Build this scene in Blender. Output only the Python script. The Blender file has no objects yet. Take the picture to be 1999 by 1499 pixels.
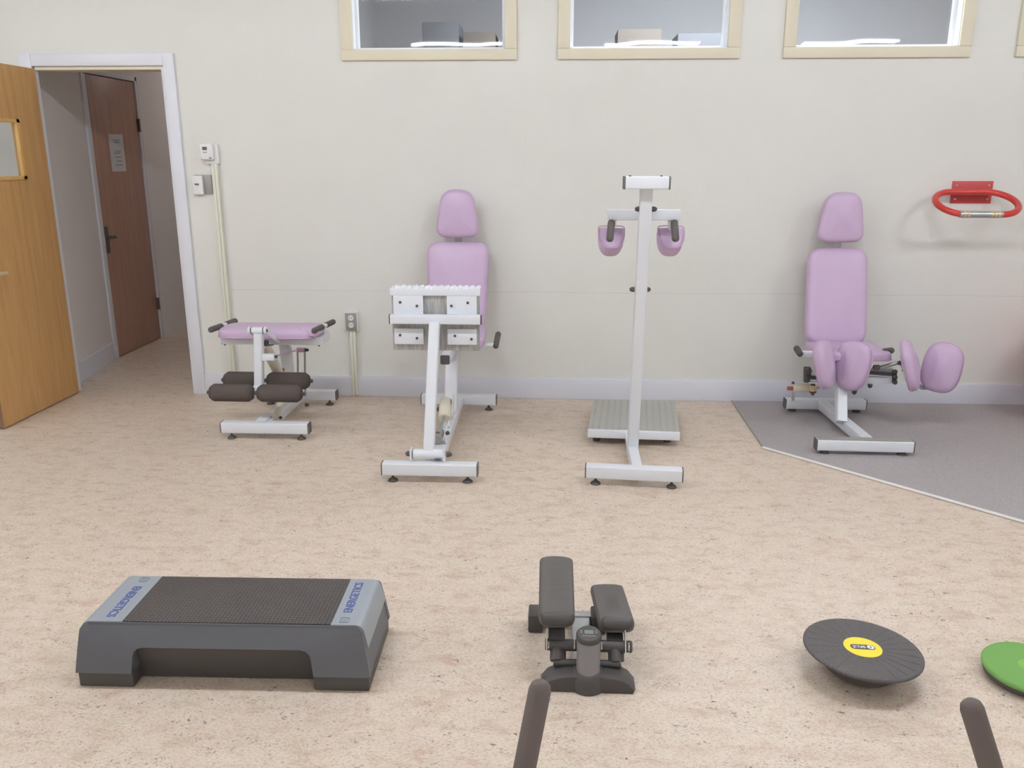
import bpy, bmesh, math, random
from mathutils import Vector, Matrix
V = Vector
random.seed(7)
R = math.radians
C = bpy.context.scene.collection
sc = bpy.context.scene

# ------------------------------------------------------------------ camera
F = 1650.0; PITCH = R(15.0); YAW = R(2.9); EYE = 1.5
fwd = V((-math.sin(YAW)*math.cos(PITCH), math.cos(YAW)*math.cos(PITCH), -math.sin(PITCH)))
rgt = V((math.cos(YAW), math.sin(YAW), 0)); upv = rgt.cross(fwd)
cam = bpy.data.objects.new('camera', bpy.data.cameras.new('camera')); C.objects.link(cam)
cam.data.sensor_width = 36; cam.data.lens = 36*F/1999.0; cam.data.clip_start = 0.02
cam.matrix_world = Matrix(((rgt.x, upv.x, -fwd.x, 0), (rgt.y, upv.y, -fwd.y, 0), (rgt.z, upv.z, -fwd.z, EYE), (0, 0, 0, 1)))
sc.camera = cam
def _ray(px, py): return fwd + rgt*((px-999.5)/F) - upv*((py-749.5)/F)
def at(px, py, Y):                       # point on the vertical plane y = Y
    d = _ray(px, py); return V((0, 0, EYE)) + d*(Y/d.y)
def gd(px, py, z=0.0):                   # point on the level z
    d = _ray(px, py); return V((0, 0, EYE)) + d*((z-EYE)/d.z)

# ------------------------------------------------------------------ world, exposure, lights
w = bpy.data.worlds.new('world'); sc.world = w; w.use_nodes = True
w.node_tree.nodes['Background'].inputs[0].default_value = (0.9, 0.95, 1, 1)
w.node_tree.nodes['Background'].inputs[1].default_value = 0.3
sc.view_settings.view_transform = 'Standard'; sc.view_settings.look = 'None'
sc.view_settings.gamma = 1; sc.view_settings.use_curve_mapping = False
sc.view_settings.exposure = 0.0
CEIL = 2.98
LX = (-3.8, -1.3, 1.2, 3.7); LY = (2.38, -1.0, -4.2); LAMP = (111.0, 34.0, 32.0); LAMP_COLOR = (0.91, 0.96, 1.06, 1)   # radiance of the fluorescent tubes, row by row (built with the fixtures below)
L = bpy.data.lights.new('far_room_fill', 'AREA'); L.size = 2.4; L.energy = 330; L.color = (0.93, 0.96, 1)  # added fill with no fixture, brightens the space behind the high windows
o = bpy.data.objects.new('far_room_fill', L); C.objects.link(o); o.location = (1.6, 6.4, 3.6)
L = bpy.data.lights.new('corridor_fill', 'AREA'); L.size = 0.5; L.energy = 4.4; L.color = (1, 0.95, 0.93)  # small unseen fill, added to lift the dim corridor
o = bpy.data.objects.new('corridor_fill', L); C.objects.link(o); o.location = (-2.6, 7.8, 2.58)

# ------------------------------------------------------------------ materials
def lin(c):
    return tuple(((v/255)/12.92 if v/255 <= 0.04045 else ((v/255+0.055)/1.055)**2.4) for v in c) + (1,)
def mat(name, rgb, rough=0.5, metal=0.0, bump=0.0, bscale=200, spec=0.5, var=0.0, vscale=6, coat=0.0):
    m = bpy.data.materials.new(name); m.use_nodes = True; nt = m.node_tree; b = nt.nodes['Principled BSDF']
    b.inputs['Base Color'].default_value = lin(rgb); b.inputs['Roughness'].default_value = rough
    b.inputs['Metallic'].default_value = metal; b.inputs['Specular IOR Level'].default_value = spec
    b.inputs['Coat Weight'].default_value = coat
    tc = nt.nodes.new('ShaderNodeTexCoord')
    if bump:
        n = nt.nodes.new('ShaderNodeTexNoise'); n.inputs['Scale'].default_value = bscale; n.inputs['Detail'].default_value = 3
        nt.links.new(tc.outputs['Object'], n.inputs['Vector'])
        bp = nt.nodes.new('ShaderNodeBump'); bp.inputs['Strength'].default_value = bump; bp.inputs['Distance'].default_value = 0.002
        nt.links.new(n.outputs['Fac'], bp.inputs['Height']); nt.links.new(bp.outputs['Normal'], b.inputs['Normal'])
    if var:
        n = nt.nodes.new('ShaderNodeTexNoise'); n.inputs['Scale'].default_value = vscale; n.inputs['Detail'].default_value = 4
        nt.links.new(tc.outputs['Object'], n.inputs['Vector'])
        mr = nt.nodes.new('ShaderNodeMapRange'); mr.inputs['To Min'].default_value = 1-var; mr.inputs['To Max'].default_value = 1+var
        nt.links.new(n.outputs['Fac'], mr.inputs['Value'])
        mx = nt.nodes.new('ShaderNodeVectorMath'); mx.operation = 'SCALE'; mx.inputs[0].default_value = lin(rgb)[:3]
        nt.links.new(mr.outputs['Result'], mx.inputs['Scale']); nt.links.new(mx.outputs['Vector'], b.inputs['Base Color'])
    return m
def nd(nt, t, **kw):
    n = nt.nodes.new(t)
    for k, v in kw.items():
        if k in n.inputs: n.inputs[k].default_value = v
        else: setattr(n, k, v)
    return n
def mapped(nt, scale, rot=(0, 0, 0)):
    tc = nd(nt, 'ShaderNodeTexCoord'); mp = nd(nt, 'ShaderNodeMapping')
    mp.inputs['Scale'].default_value = scale; mp.inputs['Rotation'].default_value = rot
    nt.links.new(tc.outputs['Object'], mp.inputs['Vector']); return mp.outputs['Vector']
def noise(nt, vec, scale, detail=3, rough=0.5, dist=0.0):
    n = nd(nt, 'ShaderNodeTexNoise'); n.inputs['Scale'].default_value = scale; n.inputs['Detail'].default_value = detail
    n.inputs['Roughness'].default_value = rough; n.inputs['Distortion'].default_value = dist
    nt.links.new(vec, n.inputs['Vector']); return n.outputs['Fac']
def ramp(nt, fac, stops):
    r = nd(nt, 'ShaderNodeValToRGB'); cr = r.color_ramp
    while len(cr.elements) < len(stops): cr.elements.new(0.5)
    for e, (p, c) in zip(cr.elements, stops): e.position = p; e.color = c
    nt.links.new(fac, r.inputs['Fac']); return r.outputs['Color']
def mixc(nt, fac, a, b):
    m = nd(nt, 'ShaderNodeMix'); m.data_type = 'RGBA'
    for sock, v in ((m.inputs[0], fac), (m.inputs[6], a), (m.inputs[7], b)):
        if isinstance(v, (tuple, float)): sock.default_value = v
        else: nt.links.new(v, sock)
    return m.outputs[2]
def mathn(nt, op, a, b=0.0):
    m = nd(nt, 'ShaderNodeMath'); m.operation = op
    for s, v in ((m.inputs[0], a), (m.inputs[1], b)):
        if isinstance(v, float): s.default_value = v
        else: nt.links.new(v, s)
    return m.outputs[0]
W1, B0 = (1, 1, 1, 1), (0, 0, 0, 1)
def new(name, rough):
    m = bpy.data.materials.new(name); m.use_nodes = True; b = m.node_tree.nodes['Principled BSDF']
    b.inputs['Roughness'].default_value = rough; return m, m.node_tree, b

# speckled linoleum
lino, nt, b = new('linoleum', 0.42)
v = mapped(nt, (0.8, 1.5, 1))
v2 = mapped(nt, (1.0, 1.5, 1))
mid = noise(nt, v, 13, 5, 0.68, 0.4)
base = ramp(nt, mid, [(0.30, lin((206, 183, 163))), (0.45, lin((222, 205, 186))), (0.60, lin((229, 214, 197))), (0.75, lin((208, 186, 168)))])
pink = ramp(nt, noise(nt, v2, 11, 6, 0.8, 0.5), [(0.54, B0), (0.68, W1)])
base = mixc(nt, mathn(nt, 'MULTIPLY', pink, 0.55), base, lin((202, 160, 144)))
olive = ramp(nt, noise(nt, mapped(nt, (1.1, 1.4, 3)), 6, 4, 0.7, 0.5), [(0.56, B0), (0.70, W1)])
base = mixc(nt, mathn(nt, 'MULTIPLY', olive, 0.4), base, lin((214, 206, 172)))
fine = noise(nt, mapped(nt, (1.0, 2.0, 1), (0, 0, 0.2)), 95, 4, 0.75)
base = mixc(nt, mathn(nt, 'MULTIPLY', ramp(nt, fine, [(0.52, B0), (0.63, W1)]), 0.55), base, lin((170, 136, 118)))
fine2 = noise(nt, mapped(nt, (1.3, 1.8, 1), (0, 0, -0.5)), 150, 3, 0.7)
base = mixc(nt, mathn(nt, 'MULTIPLY', ramp(nt, fine2, [(0.55, B0), (0.65, W1)]), 0.35), base, lin((240, 228, 212)))
fm = ramp(nt, noise(nt, v, 8, 5, 0.75), [(0.47, B0), (0.60, W1)])
fl = ramp(nt, noise(nt, mapped(nt, (1.0, 2.2, 1), (0, 0, 0.35)), 85, 2, 0.5, 1.5), [(0.62, B0), (0.67, W1)])
base = mixc(nt, mathn(nt, 'MULTIPLY', mathn(nt, 'MULTIPLY', fl, fm), 0.75), base, lin((84, 62, 58)))
rid = mathn(nt, 'ABSOLUTE', mathn(nt, 'SUBTRACT', noise(nt, mapped(nt, (1.0, 1.5, 1), (0, 0, 0.5)), 34, 2, 0.5, 0.8), 0.5))
rl = ramp(nt, mathn(nt, 'MULTIPLY', rid, 10.0), [(0.10, W1), (0.28, B0)])
rm = mathn(nt, 'MULTIPLY', ramp(nt, noise(nt, v2, 40, 2, 0.5), [(0.54, B0), (0.61, W1)]), ramp(nt, noise(nt, mapped(nt, (1.0, 1.4, 2)), 9, 4, 0.7), [(0.50, B0), (0.58, W1)]))
base = mixc(nt, mathn(nt, 'MULTIPLY', mathn(nt, 'MULTIPLY', rl, rm), 0.85), base, lin((66, 52, 50)))
brn = ramp(nt, noise(nt, mapped(nt, (1.2, 1.7, 1), (0, 0, 0.9)), 120, 3, 0.6, 1.0), [(0.60, B0), (0.66, W1)])
base = mixc(nt, mathn(nt, 'MULTIPLY', brn, 0.45), base, lin((142, 112, 98)))
nt.links.new(base, b.inputs['Base Color'])
b.inputs['Specular IOR Level'].default_value = 0.35

# plaster wall with a fine horizontal joint
wallm, nt, b = new('plaster', 0.62)
tc = nd(nt, 'ShaderNodeTexCoord'); sep = nd(nt, 'ShaderNodeSeparateXYZ'); nt.links.new(tc.outputs['Object'], sep.inputs[0])
vv = mapped(nt, (1, 1, 1))
wob = mathn(nt, 'MULTIPLY', mathn(nt, 'SUBTRACT', noise(nt, vv, 2.5, 4), 0.5), 0.02)
dz = mathn(nt, 'ABSOLUTE', mathn(nt, 'SUBTRACT', mathn(nt, 'ADD', sep.outputs['Z'], wob), 0.687))
line = ramp(nt, mathn(nt, 'MULTIPLY', dz, 100.0), [(0.12, W1), (0.34, B0)])
onr = mathn(nt, 'GREATER_THAN', sep.outputs['X'], -2.06)
lf = mathn(nt, 'MULTIPLY', mathn(nt, 'MULTIPLY', line, onr), noise(nt, vv, 5, 3))
colr = ramp(nt, noise(nt, vv, 1.3, 3), [(0.3, lin((227, 225, 218))), (0.7, lin((230, 229, 222)))])
nt.links.new(mixc(nt, mathn(nt, 'MULTIPLY', lf, 0.38), colr, lin((165, 158, 146))), b.inputs['Base Color'])
bp = nd(nt, 'ShaderNodeBump'); bp.inputs['Strength'].default_value = 0.35; bp.inputs['Distance'].default_value = 0.003
nt.links.new(noise(nt, vv, 70, 4, 0.6), bp.inputs['Height']); nt.links.new(bp.outputs['Normal'], b.inputs['Normal'])

# carpet
carp, nt, b = new('carpet', 0.95)
vv = mapped(nt, (1, 1, 1))
nt.links.new(ramp(nt, noise(nt, vv, 260, 3, 0.7), [(0.3, lin((156, 150, 149))), (0.7, lin((198, 191, 190)))]), b.inputs['Base Color'])
bp = nd(nt, 'ShaderNodeBump'); bp.inputs['Strength'].default_value = 0.7; bp.inputs['Distance'].default_value = 0.003
nt.links.new(noise(nt, vv, 350, 2), bp.inputs['Height']); nt.links.new(bp.outputs['Normal'], b.inputs['Normal'])
b.inputs['Specular IOR Level'].default_value = 0.1

def wood(name, c1, c2, sc_=(14, 14, 0.9)):
    m, nt, b = new(name, 0.4)
    f = noise(nt, mapped(nt, sc_), 2.2, 5, 0.6, 0.8)
    nt.links.new(ramp(nt, f, [(0.3, lin(c1)), (0.7, lin(c2))]), b.inputs['Base Color']); return m
oak = wood('oak_veneer', (196, 150, 94), (214, 170, 112))
brown = wood('brown_veneer', (174, 134, 118), (190, 152, 132))
pine = wood('pine_bead', (222, 176, 104), (232, 190, 122))

M = dict(  # black parts: veiling haze is put into their lightened base colours
 white=mat('white_enamel', (232, 235, 240), 0.32, bump=0.03, bscale=90, var=0.015),
 trimw=mat('white_trim', (230, 231, 238), 0.45, var=0.02), base=mat('baseboard_paint', (224, 225, 233), 0.4, var=0.02),
 cream=mat('cream_trim', (228, 220, 196), 0.5, var=0.02), liner=mat('window_liner', (238, 240, 244), 0.4),
 vinyl=mat('lilac_vinyl', (207, 181, 210), 0.36, bump=0.06, bscale=350, var=0.03, vscale=9),
 pipe=mat('lilac_piping', (206, 172, 200), 0.4),
 rubber=mat('black_rubber', (92, 86, 82), 0.75, bump=0.2, bscale=300),
 hgrip=mat('grip_foam', (116, 106, 101), 0.85, bump=0.3, bscale=400, spec=0.3),
 foam=mat('black_foam', (92, 83, 79), 0.9, bump=0.4, bscale=500, spec=0.2),
 cap=mat('grey_plastic_cap', (98, 95, 92), 0.6), bolt=mat('dark_bolt', (84, 74, 74), 0.4),
 beige=mat('beige_cylinder', (226, 218, 200), 0.4), redk=mat('red_plastic', (176, 74, 66), 0.45),
 brass=mat('brass', (220, 200, 164), 0.4, 0.4), steel=mat('brushed_steel', (186, 188, 190), 0.34, 0.7, var=0.05, vscale=30),
 chrome=mat('chrome', (225, 226, 228), 0.12, 1.0), dark=mat('dark_steel', (82, 80, 80), 0.4, 0.3),
 red=mat('red_enamel', (206, 62, 56), 0.3), redm=mat('red_plate', (196, 70, 70), 0.4),
 greyplas=mat('blue_grey_plastic', (104, 106, 112), 0.5, bump=0.1, bscale=250, var=0.02),
 silver=mat('silver_plastic', (156, 162, 168), 0.42, bump=0.05, bscale=250),
 black=mat('black_plastic', (80, 76, 74), 0.5, bump=0.1, bscale=300), blue=mat('blue_print', (84, 98, 158), 0.5),
 logog=mat('grey_print', (126, 134, 148), 0.5),
 pedal=mat('pedal_rubber', (94, 90, 86), 0.6, bump=0.3, bscale=200),
 colg=mat('grey_column', (138, 132, 134), 0.45), lcd=mat('lcd', (134, 146, 134), 0.25), print=mat('pale_print', (180, 180, 180), 0.5),
 yellow=mat('yellow_label', (255, 228, 56), 0.45), whitep=mat('white_print', (240, 242, 240), 0.5),
 green=mat('green_rubber', (116, 166, 84), 0.6, bump=0.3, bscale=260), ggreen=mat('bright_green_rubber', (128, 184, 88), 0.6),
 plate=mat('wall_plate', (236, 236, 234), 0.4), oplate=mat('metal_plate', (160, 158, 154), 0.4, 0.3),
 oldgrey=mat('aged_steel', (160, 158, 150), 0.5, 0.1, var=0.06, vscale=60),
 pvc=mat('cream_conduit', (226, 225, 208), 0.45), paper=mat('paper', (214, 212, 212), 0.8),
 ball=mat('red_ball', (214, 50, 44), 0.35), farw=mat('far_wall_paint', (176, 177, 180), 0.8, var=0.05, vscale=2),
 tan=mat('cardboard', (136, 128, 120), 0.8), slate=mat('slate_box', (128, 130, 136), 0.7),
 ceil=mat('ceiling_tile', (226, 224, 216), 0.8, var=0.03), trimm=mat('aluminium_strip', (236, 234, 230), 0.4, 0.1),
 corr=mat('corridor_paint', (232, 226, 222), 0.6, bump=0.2, bscale=80),
)
# perforated tread plate
M['tread'], nt, b = new('tread_plate', 0.4)
b.inputs['Base Color'].default_value = lin((188, 188, 180)); b.inputs['Metallic'].default_value = 0.35
# streaky scuffed plate
M['scuff'], nt, b = new('scuffed_plate', 0.38)
nt.links.new(ramp(nt, noise(nt, mapped(nt, (60, 1, 5)), 1.4, 4, 0.7, 1.0), [(0.35, lin((150, 151, 156))), (0.62, lin((190, 187, 181)))]), b.inputs['Base Color'])
b.inputs['Metallic'].default_value = 0.3
# textured step mat / balance board top: small raised dots
def dotted(name, rgb, rgb2, scale):
    m, nt, b = new(name, 0.65)
    vo = nd(nt, 'ShaderNodeTexVoronoi'); vo.inputs['Scale'].default_value = scale; vo.inputs['Randomness'].default_value = 0.15
    nt.links.new(mapped(nt, (1, 1, 1)), vo.inputs['Vector'])
    f = ramp(nt, vo.outputs['Distance'], [(0.25, W1), (0.5, B0)])
    nt.links.new(mixc(nt, f, lin(rgb), lin(rgb2)), b.inputs['Base Color'])
    bp = nd(nt, 'ShaderNodeBump'); bp.inputs['Strength'].default_value = 0.6; bp.inputs['Distance'].default_value = 0.002
    nt.links.new(f, bp.inputs['Height']); nt.links.new(bp.outputs['Normal'], b.inputs['Normal']); return m
M['mat'] = dotted('step_mat', (64, 58, 56), (88, 82, 78), 90)
M['board'] = dotted('board_top', (90, 86, 85), (104, 99, 97), 110)
# glass
glass = bpy.data.materials.new('window_glass'); glass.use_nodes = True; nt = glass.node_tree; nt.nodes.clear()
out = nd(nt, 'ShaderNodeOutputMaterial'); tr = nd(nt, 'ShaderNodeBsdfTransparent'); gl = nd(nt, 'ShaderNodeBsdfGlossy')
tr.inputs['Color'].default_value = (0.86, 0.88, 0.9, 1); gl.inputs['Roughness'].default_value = 0.02
lw = nd(nt, 'ShaderNodeLayerWeight'); lw.inputs['Blend'].default_value = 0.12
bp = nd(nt, 'ShaderNodeBump'); bp.inputs['Strength'].default_value = 0.014; bp.inputs['Distance'].default_value = 0.05
nt.links.new(noise(nt, mapped(nt, (1, 1, 1)), 2.5, 1), bp.inputs['Height']); nt.links.new(bp.outputs['Normal'], gl.inputs['Normal'])
ms = nd(nt, 'ShaderNodeMixShader'); fr = nd(nt, 'ShaderNodeFresnel'); fr.inputs['IOR'].default_value = 1.6
geo = nd(nt, 'ShaderNodeNewGeometry'); nt.links.new(mathn(nt, 'MULTIPLY', fr.outputs[0], mathn(nt, 'SUBTRACT', 1.0, geo.outputs['Backfacing'])), ms.inputs[0]); nt.links.new(tr.outputs[0], ms.inputs[1]); nt.links.new(gl.outputs[0], ms.inputs[2])
nt.links.new(ms.outputs[0], out.inputs['Surface']); M['glass'] = glass
tubem = []
for k in LAMP:
    m = bpy.data.materials.new('lit_tube'); m.use_nodes = True; tubem.append(m)
    m.node_tree.nodes['Principled BSDF'].inputs['Emission Color'].default_value = LAMP_COLOR
    m.node_tree.nodes['Principled BSDF'].inputs['Emission Strength'].default_value = k

# ------------------------------------------------------------------ object helpers
ORG = {}
def thing(name, label, cat, loc=(0, 0, 0), group=None):
    o = bpy.data.objects.new(name, None); C.objects.link(o); o.location = loc; o.empty_display_size = 0.1
    o['label'] = label; o['category'] = cat
    if group: o['group'] = group
    ORG[o.name] = V(loc); return o
def org(o):
    return ORG[o.name] if o and o.name in ORG else (org(o.parent) if o and o.parent else V((0, 0, 0)))
def obj(name, bm, m, parent=None, label=None, smooth=None):
    bmesh.ops.recalc_face_normals(bm, faces=bm.faces)
    me = bpy.data.meshes.new(name)
    top = parent
    while top and top.parent: top = top.parent
    off = org(top) if top else V((0, 0, 0))
    if parent is None: off = V((0, 0, 0))
    bmesh.ops.translate(bm, verts=bm.verts, vec=-off)
    for f in bm.faces: f.smooth = True
    for e in bm.edges:
        if len(e.link_faces) == 2 and e.calc_face_angle(0) > R(38): e.smooth = False
    bm.to_mesh(me); bm.free(); me.materials.append(m)
    o = bpy.data.objects.new(name, me); C.objects.link(o); o.parent = parent
    if label: o['label'] = label
    return o
def single(name, bm, m, label, cat, loc, group=None):
    """a thing that is one mesh, its origin at its base"""
    bmesh.ops.translate(bm, verts=bm.verts, vec=-V(loc))
    o = obj(name, bm, m); o.location = loc; o['label'] = label; o['category'] = cat
    ORG[o.name] = V(loc)
    if group: o['group'] = group
    return o
def struct(name, bm, m, parent=None):
    o = obj(name, bm, m, parent)
    if parent is None: o['kind'] = 'structure'
    return o
def BM(): return bmesh.new()
def box(bm, x0, x1, y0, y1, z0, z1, bev=0.0, seg=2):
    r = bmesh.ops.create_cube(bm, size=1); vs = r['verts']
    for v_ in vs:
        v_.co = V((x0+(v_.co.x+0.5)*(x1-x0), y0+(v_.co.y+0.5)*(y1-y0), z0+(v_.co.z+0.5)*(z1-z0)))
    if bev:
        es = list({e for v_ in vs for e in v_.link_edges})
        bmesh.ops.bevel(bm, geom=es, offset=bev, segments=seg, affect='EDGES', profile=0.5)
    return bm
def frame3(d, up=V((0, 0, 1))):
    d = d.normalized()
    if abs(d.dot(up)) > 0.98: up = V((0, 1, 0))
    a = d.cross(up).normalized(); b_ = a.cross(d).normalized(); return a, b_
def loft(bm, rings, caps=True, closed=True):
    vr = [[bm.verts.new(p) for p in r] for r in rings]; n = len(rings[0])
    for i in range(len(vr)-1):
        for j in range(n if closed else n-1):
            bm.faces.new((vr[i][j], vr[i][(j+1) % n], vr[i+1][(j+1) % n], vr[i+1][j]))
    if caps:
        bm.faces.new(vr[0][::-1]); bm.faces.new(vr[-1])
    return vr
def rsec(w_, h, r, n=3):
    pts = []
    for cx, cy, a0 in ((w_/2-r, h/2-r, 0), (-w_/2+r, h/2-r, 90), (-w_/2+r, -h/2+r, 180), (w_/2-r, -h/2+r, 270)):
        for k in range(n+1):
            a = R(a0+90*k/n); pts.append((cx+r*math.cos(a), cy+r*math.sin(a)))
    return pts
def beam(bm, p0, p1, w_=0.06, h=0.06, r=0.007, up=V((0, 0, 1))):
    p0, p1 = V(p0), V(p1); a, b_ = frame3(p1-p0, up); s = rsec(w_, h, min(r, w_/2.1, h/2.1))
    loft(bm, [[p + a*x + b_*y for x, y in s] for p in (p0, p1)]); return bm
def cyl(bm, p0, p1, r, r2=None, n=20, ch=0.0):
    p0, p1 = V(p0), V(p1); r2 = r if r2 is None else r2; a, b_ = frame3(p1-p0); d = (p1-p0).normalized()
    def ring(p, q): return [p + a*(q*math.cos(2*math.pi*k/n)) + b_*(q*math.sin(2*math.pi*k/n)) for k in range(n)]
    rs = [ring(p0, r-ch), ring(p0+d*ch, r), ring(p1-d*ch, r2), ring(p1, r2-ch)] if ch else [ring(p0, r), ring(p1, r2)]
    loft(bm, rs); return bm
def capsule(bm, p0, p1, r, n=18):
    p0, p1 = V(p0), V(p1); a, b_ = frame3(p1-p0); d = (p1-p0).normalized(); rs = []
    L_ = (p1-p0).length
    prof = [(0.0, 0.35), (0.12, 0.7), (0.4, 0.93), (0.8, 1.0)]
    ts = [(t*r, q) for t, q in prof] + [(L_-t*r, q) for t, q in prof[::-1]]
    for t, q in ts: rs.append([p0+d*t + a*(q*r*math.cos(2*math.pi*k/n)) + b_*(q*r*math.sin(2*math.pi*k/n)) for k in range(n)])
    loft(bm, rs); return bm
def tube(bm, pts, r, n=14, closed=False):
    pts = [V(p) for p in pts]; rs = []; m_ = len(pts); prev = None
    for i, p in enumerate(pts):
        d = (pts[(i+1) % m_]-pts[i-1]) if (closed or 0 < i < m_-1) else (pts[1]-pts[0] if i == 0 else pts[-1]-pts[-2])
        d.normalize()
        if prev is None: a, _ = frame3(d)
        else: a = (prev - d*prev.dot(d)).normalized()
        prev = a; b_ = d.cross(a)
        rs.append([p + a*(r*math.cos(2*math.pi*k/n)) + b_*(r*math.sin(2*math.pi*k/n)) for k in range(n)])
    if closed:
        rs.append(rs[0]); vr = loft(bm, rs, caps=False); bmesh.ops.remove_doubles(bm, verts=bm.verts, dist=1e-6)
    else: loft(bm, rs)
    return bm
def lathe(bm, c, d, prof, n=40):
    c, d = V(c), V(d).normalized(); a, b_ = frame3(d)
    loft(bm, [[c + d*t + a*(r*math.cos(2*math.pi*k/n)) + b_*(r*math.sin(2*math.pi*k/n)) for k in range(n)] for r, t in prof]); return bm
def outline(w0, w1, h, r, n=7):
    """rounded trapezoid, bottom width w0, top width w1"""
    P = [V((w1/2, h/2)), V((-w1/2, h/2)), V((-w0/2, -h/2)), V((w0/2, -h/2))]; out = []
    for i in range(4):
        p, a, b_ = P[i], P[i-1], P[(i+1) % 4]; da, db = (a-p).normalized(), (b_-p).normalized()
        s0, s1 = p+da*r, p+db*r
        for k in range(n+1):
            t = k/n; out.append(s0*(1-t)**2 + p*2*t*(1-t) + s1*t*t)
    # subdivide the straight runs
    res = []
    for i, p in enumerate(out):
        q = out[(i+1) % len(out)]; res.append(p)
        if (q-p).length > 0.03:
            m_ = int((q-p).length/0.02)
            for k in range(1, m_): res.append(p.lerp(q, k/m_))
    return res
def oval(w_, h, e=2.6, n=44, taper=0.0):
    res = []
    for k in range(n):
        a = 2*math.pi*k/n; c_, s_ = math.cos(a), math.sin(a)
        x = w_/2*math.copysign(abs(c_)**(2/e), c_); y = h/2*math.copysign(abs(s_)**(2/e), s_)
        res.append(V((x*(1+taper*y/(h/2)), y)))
    return res
def pad(bm, ol, c, u, v_, t, roll=0.02, dome=0.008, n=None, hollow=0.0):
    c, u, v_ = V(c), V(u).normalized(), V(v_).normalized(); n = V(n).normalized() if n else u.cross(v_).normalized()
    m_ = len(ol); nor = []
    for i in range(m_):
        d = ol[(i+1) % m_]-ol[i-1]; nn = V((d.y, -d.x)).normalized()
        if nn.dot(ol[i]) < 0: nn = -nn
        nor.append(nn)
    def ring(ins, h, s=1.0): return [c + u*((p.x-q.x*ins)*s) + v_*((p.y-q.y*ins)*s) + n*h for p, q in zip(ol, nor)]
    rs = [ring(0.01, 0), ring(0.002, 0.08*t), ring(0, 0.3*t), ring(0, 0.55*t), ring(roll*0.12, 0.72*t), ring(roll*0.4, 0.88*t), ring(roll*0.9, 0.98*t), ring(roll*1.6, t),
          ring(roll*1.6, t+dome*0.5, 0.75), ring(roll*1.6, t+dome*0.85, 0.45), ring(roll*1.6, t+dome, 0.12)]
    loft(bm, rs); return bm
def piping(bm, ol, c, u, v_, h, r=0.004, n=None):
    c, u, v_ = V(c), V(u).normalized(), V(v_).normalized(); n = V(n).normalized() if n else u.cross(v_).normalized()
    return tube(bm, [c+u*(p.x*1.005)+v_*(p.y*1.005)+n*h for p in ol], r, 6, closed=True)
def text_bm(s, size, c, u, v_, depth=0.0008, sx=1.0, font_shear=0.0):
    cu = bpy.data.curves.new('t', 'FONT'); cu.body = s; cu.size = size; cu.extrude = depth; cu.align_x = 'CENTER'; cu.align_y = 'CENTER'
    cu.offset = size*0.018; cu.shear = font_shear
    o = bpy.data.objects.new('t', cu); C.objects.link(o); bpy.context.view_layer.update()
    me = bpy.data.meshes.new_from_object(o.evaluated_get(bpy.context.evaluated_depsgraph_get()))
    bpy.data.objects.remove(o); bpy.data.curves.remove(cu)
    bm = BM(); bm.from_mesh(me); bpy.data.meshes.remove(me)
    u, v_ = V(u).normalized(), V(v_).normalized(); n = u.cross(v_)
    for x in bm.verts: x.co = V(c)+u*(x.co.x*sx)+v_*x.co.y+n*x.co.z
    return bm
def disc(bm, c, n, r, h=0.001, seg=32): return cyl(bm, V(c), V(c)+V(n).normalized()*h, r, n=seg)
def knob(bm, p, d, r=0.011, L_=0.018):
    p, d = V(p), V(d).normalized(); lathe(bm, p, d, [(r, 0), (r, L_*0.3), (r*0.85, L_*0.7), (r*0.4, L_)], 12); return bm

# ------------------------------------------------------------------ room shell
WY = 5.25; RX0, RX1, RY0 = -4.5, 4.9, -6.2
T = 0.14
def wall_with_holes(bm, x0, x1, z0, z1, y0, y1, holes):
    xs = sorted({x0, x1, *[h[0] for h in holes], *[h[1] for h in holes]})
    for a, b_ in zip(xs[:-1], xs[1:]):
        mid_ = (a+b_)/2; hs = sorted([h for h in holes if h[0] < mid_ < h[1]], key=lambda q: q[2]); z = z0
        for h in hs:
            if h[2] > z: box(bm, a, b_, y0, y1, z, h[2])
            z = h[3]
        if z < z1: box(bm, a, b_, y0, y1, z, z1)
    return bm
WIN = [(-1.268, -0.237), (0.0, 1.042), (1.288, 2.338), (2.586, 3.64)]
WZ0, WZ1 = 2.05, 2.78; FW = 0.07
DX0, DX1, DZ = -3.15, -2.345, 2.028
holes = [(a+FW-0.01, b_-FW+0.01, WZ0+0.055, WZ1-0.055) for a, b_ in WIN] + [(DX0-0.09, DX1, 0, DZ)]
struct('wall_back', wall_with_holes(BM(), RX0, RX1, 0, CEIL, WY, WY+T, holes), wallm)
struct('wall_left', box(BM(), RX0-T, RX0, RY0, WY+T, 0, CEIL), wallm)
struct('wall_right', box(BM(), RX1, RX1+T, RY0, WY+T, 0, CEIL), wallm)
struct('wall_front', box(BM(), RX0-T, RX1+T, RY0-T, RY0, 0, CEIL), wallm)
struct('ceiling', box(BM(), RX0-T, RX1+T, RY0-T, WY+T, CEIL, CEIL+0.1), M['ceil'])
# floor: linoleum in the room and the corridor
fb = BM(); box(fb, RX0-T, RX1+T, RY0-T, 9.6, -0.1, 0.0); struct('floor', fb, lino)
# baseboards
bb = BM(); box(bb, DX1+0.068, RX1, WY-0.018, WY, 0.0, 0.135, 0.004); struct('baseboard_back', bb, M['base'])
bb = BM(); box(bb, RX0, DX0-0.075, WY-0.018, WY, 0.0, 0.135, 0.004); struct('baseboard_left', bb, M['base'])
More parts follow.
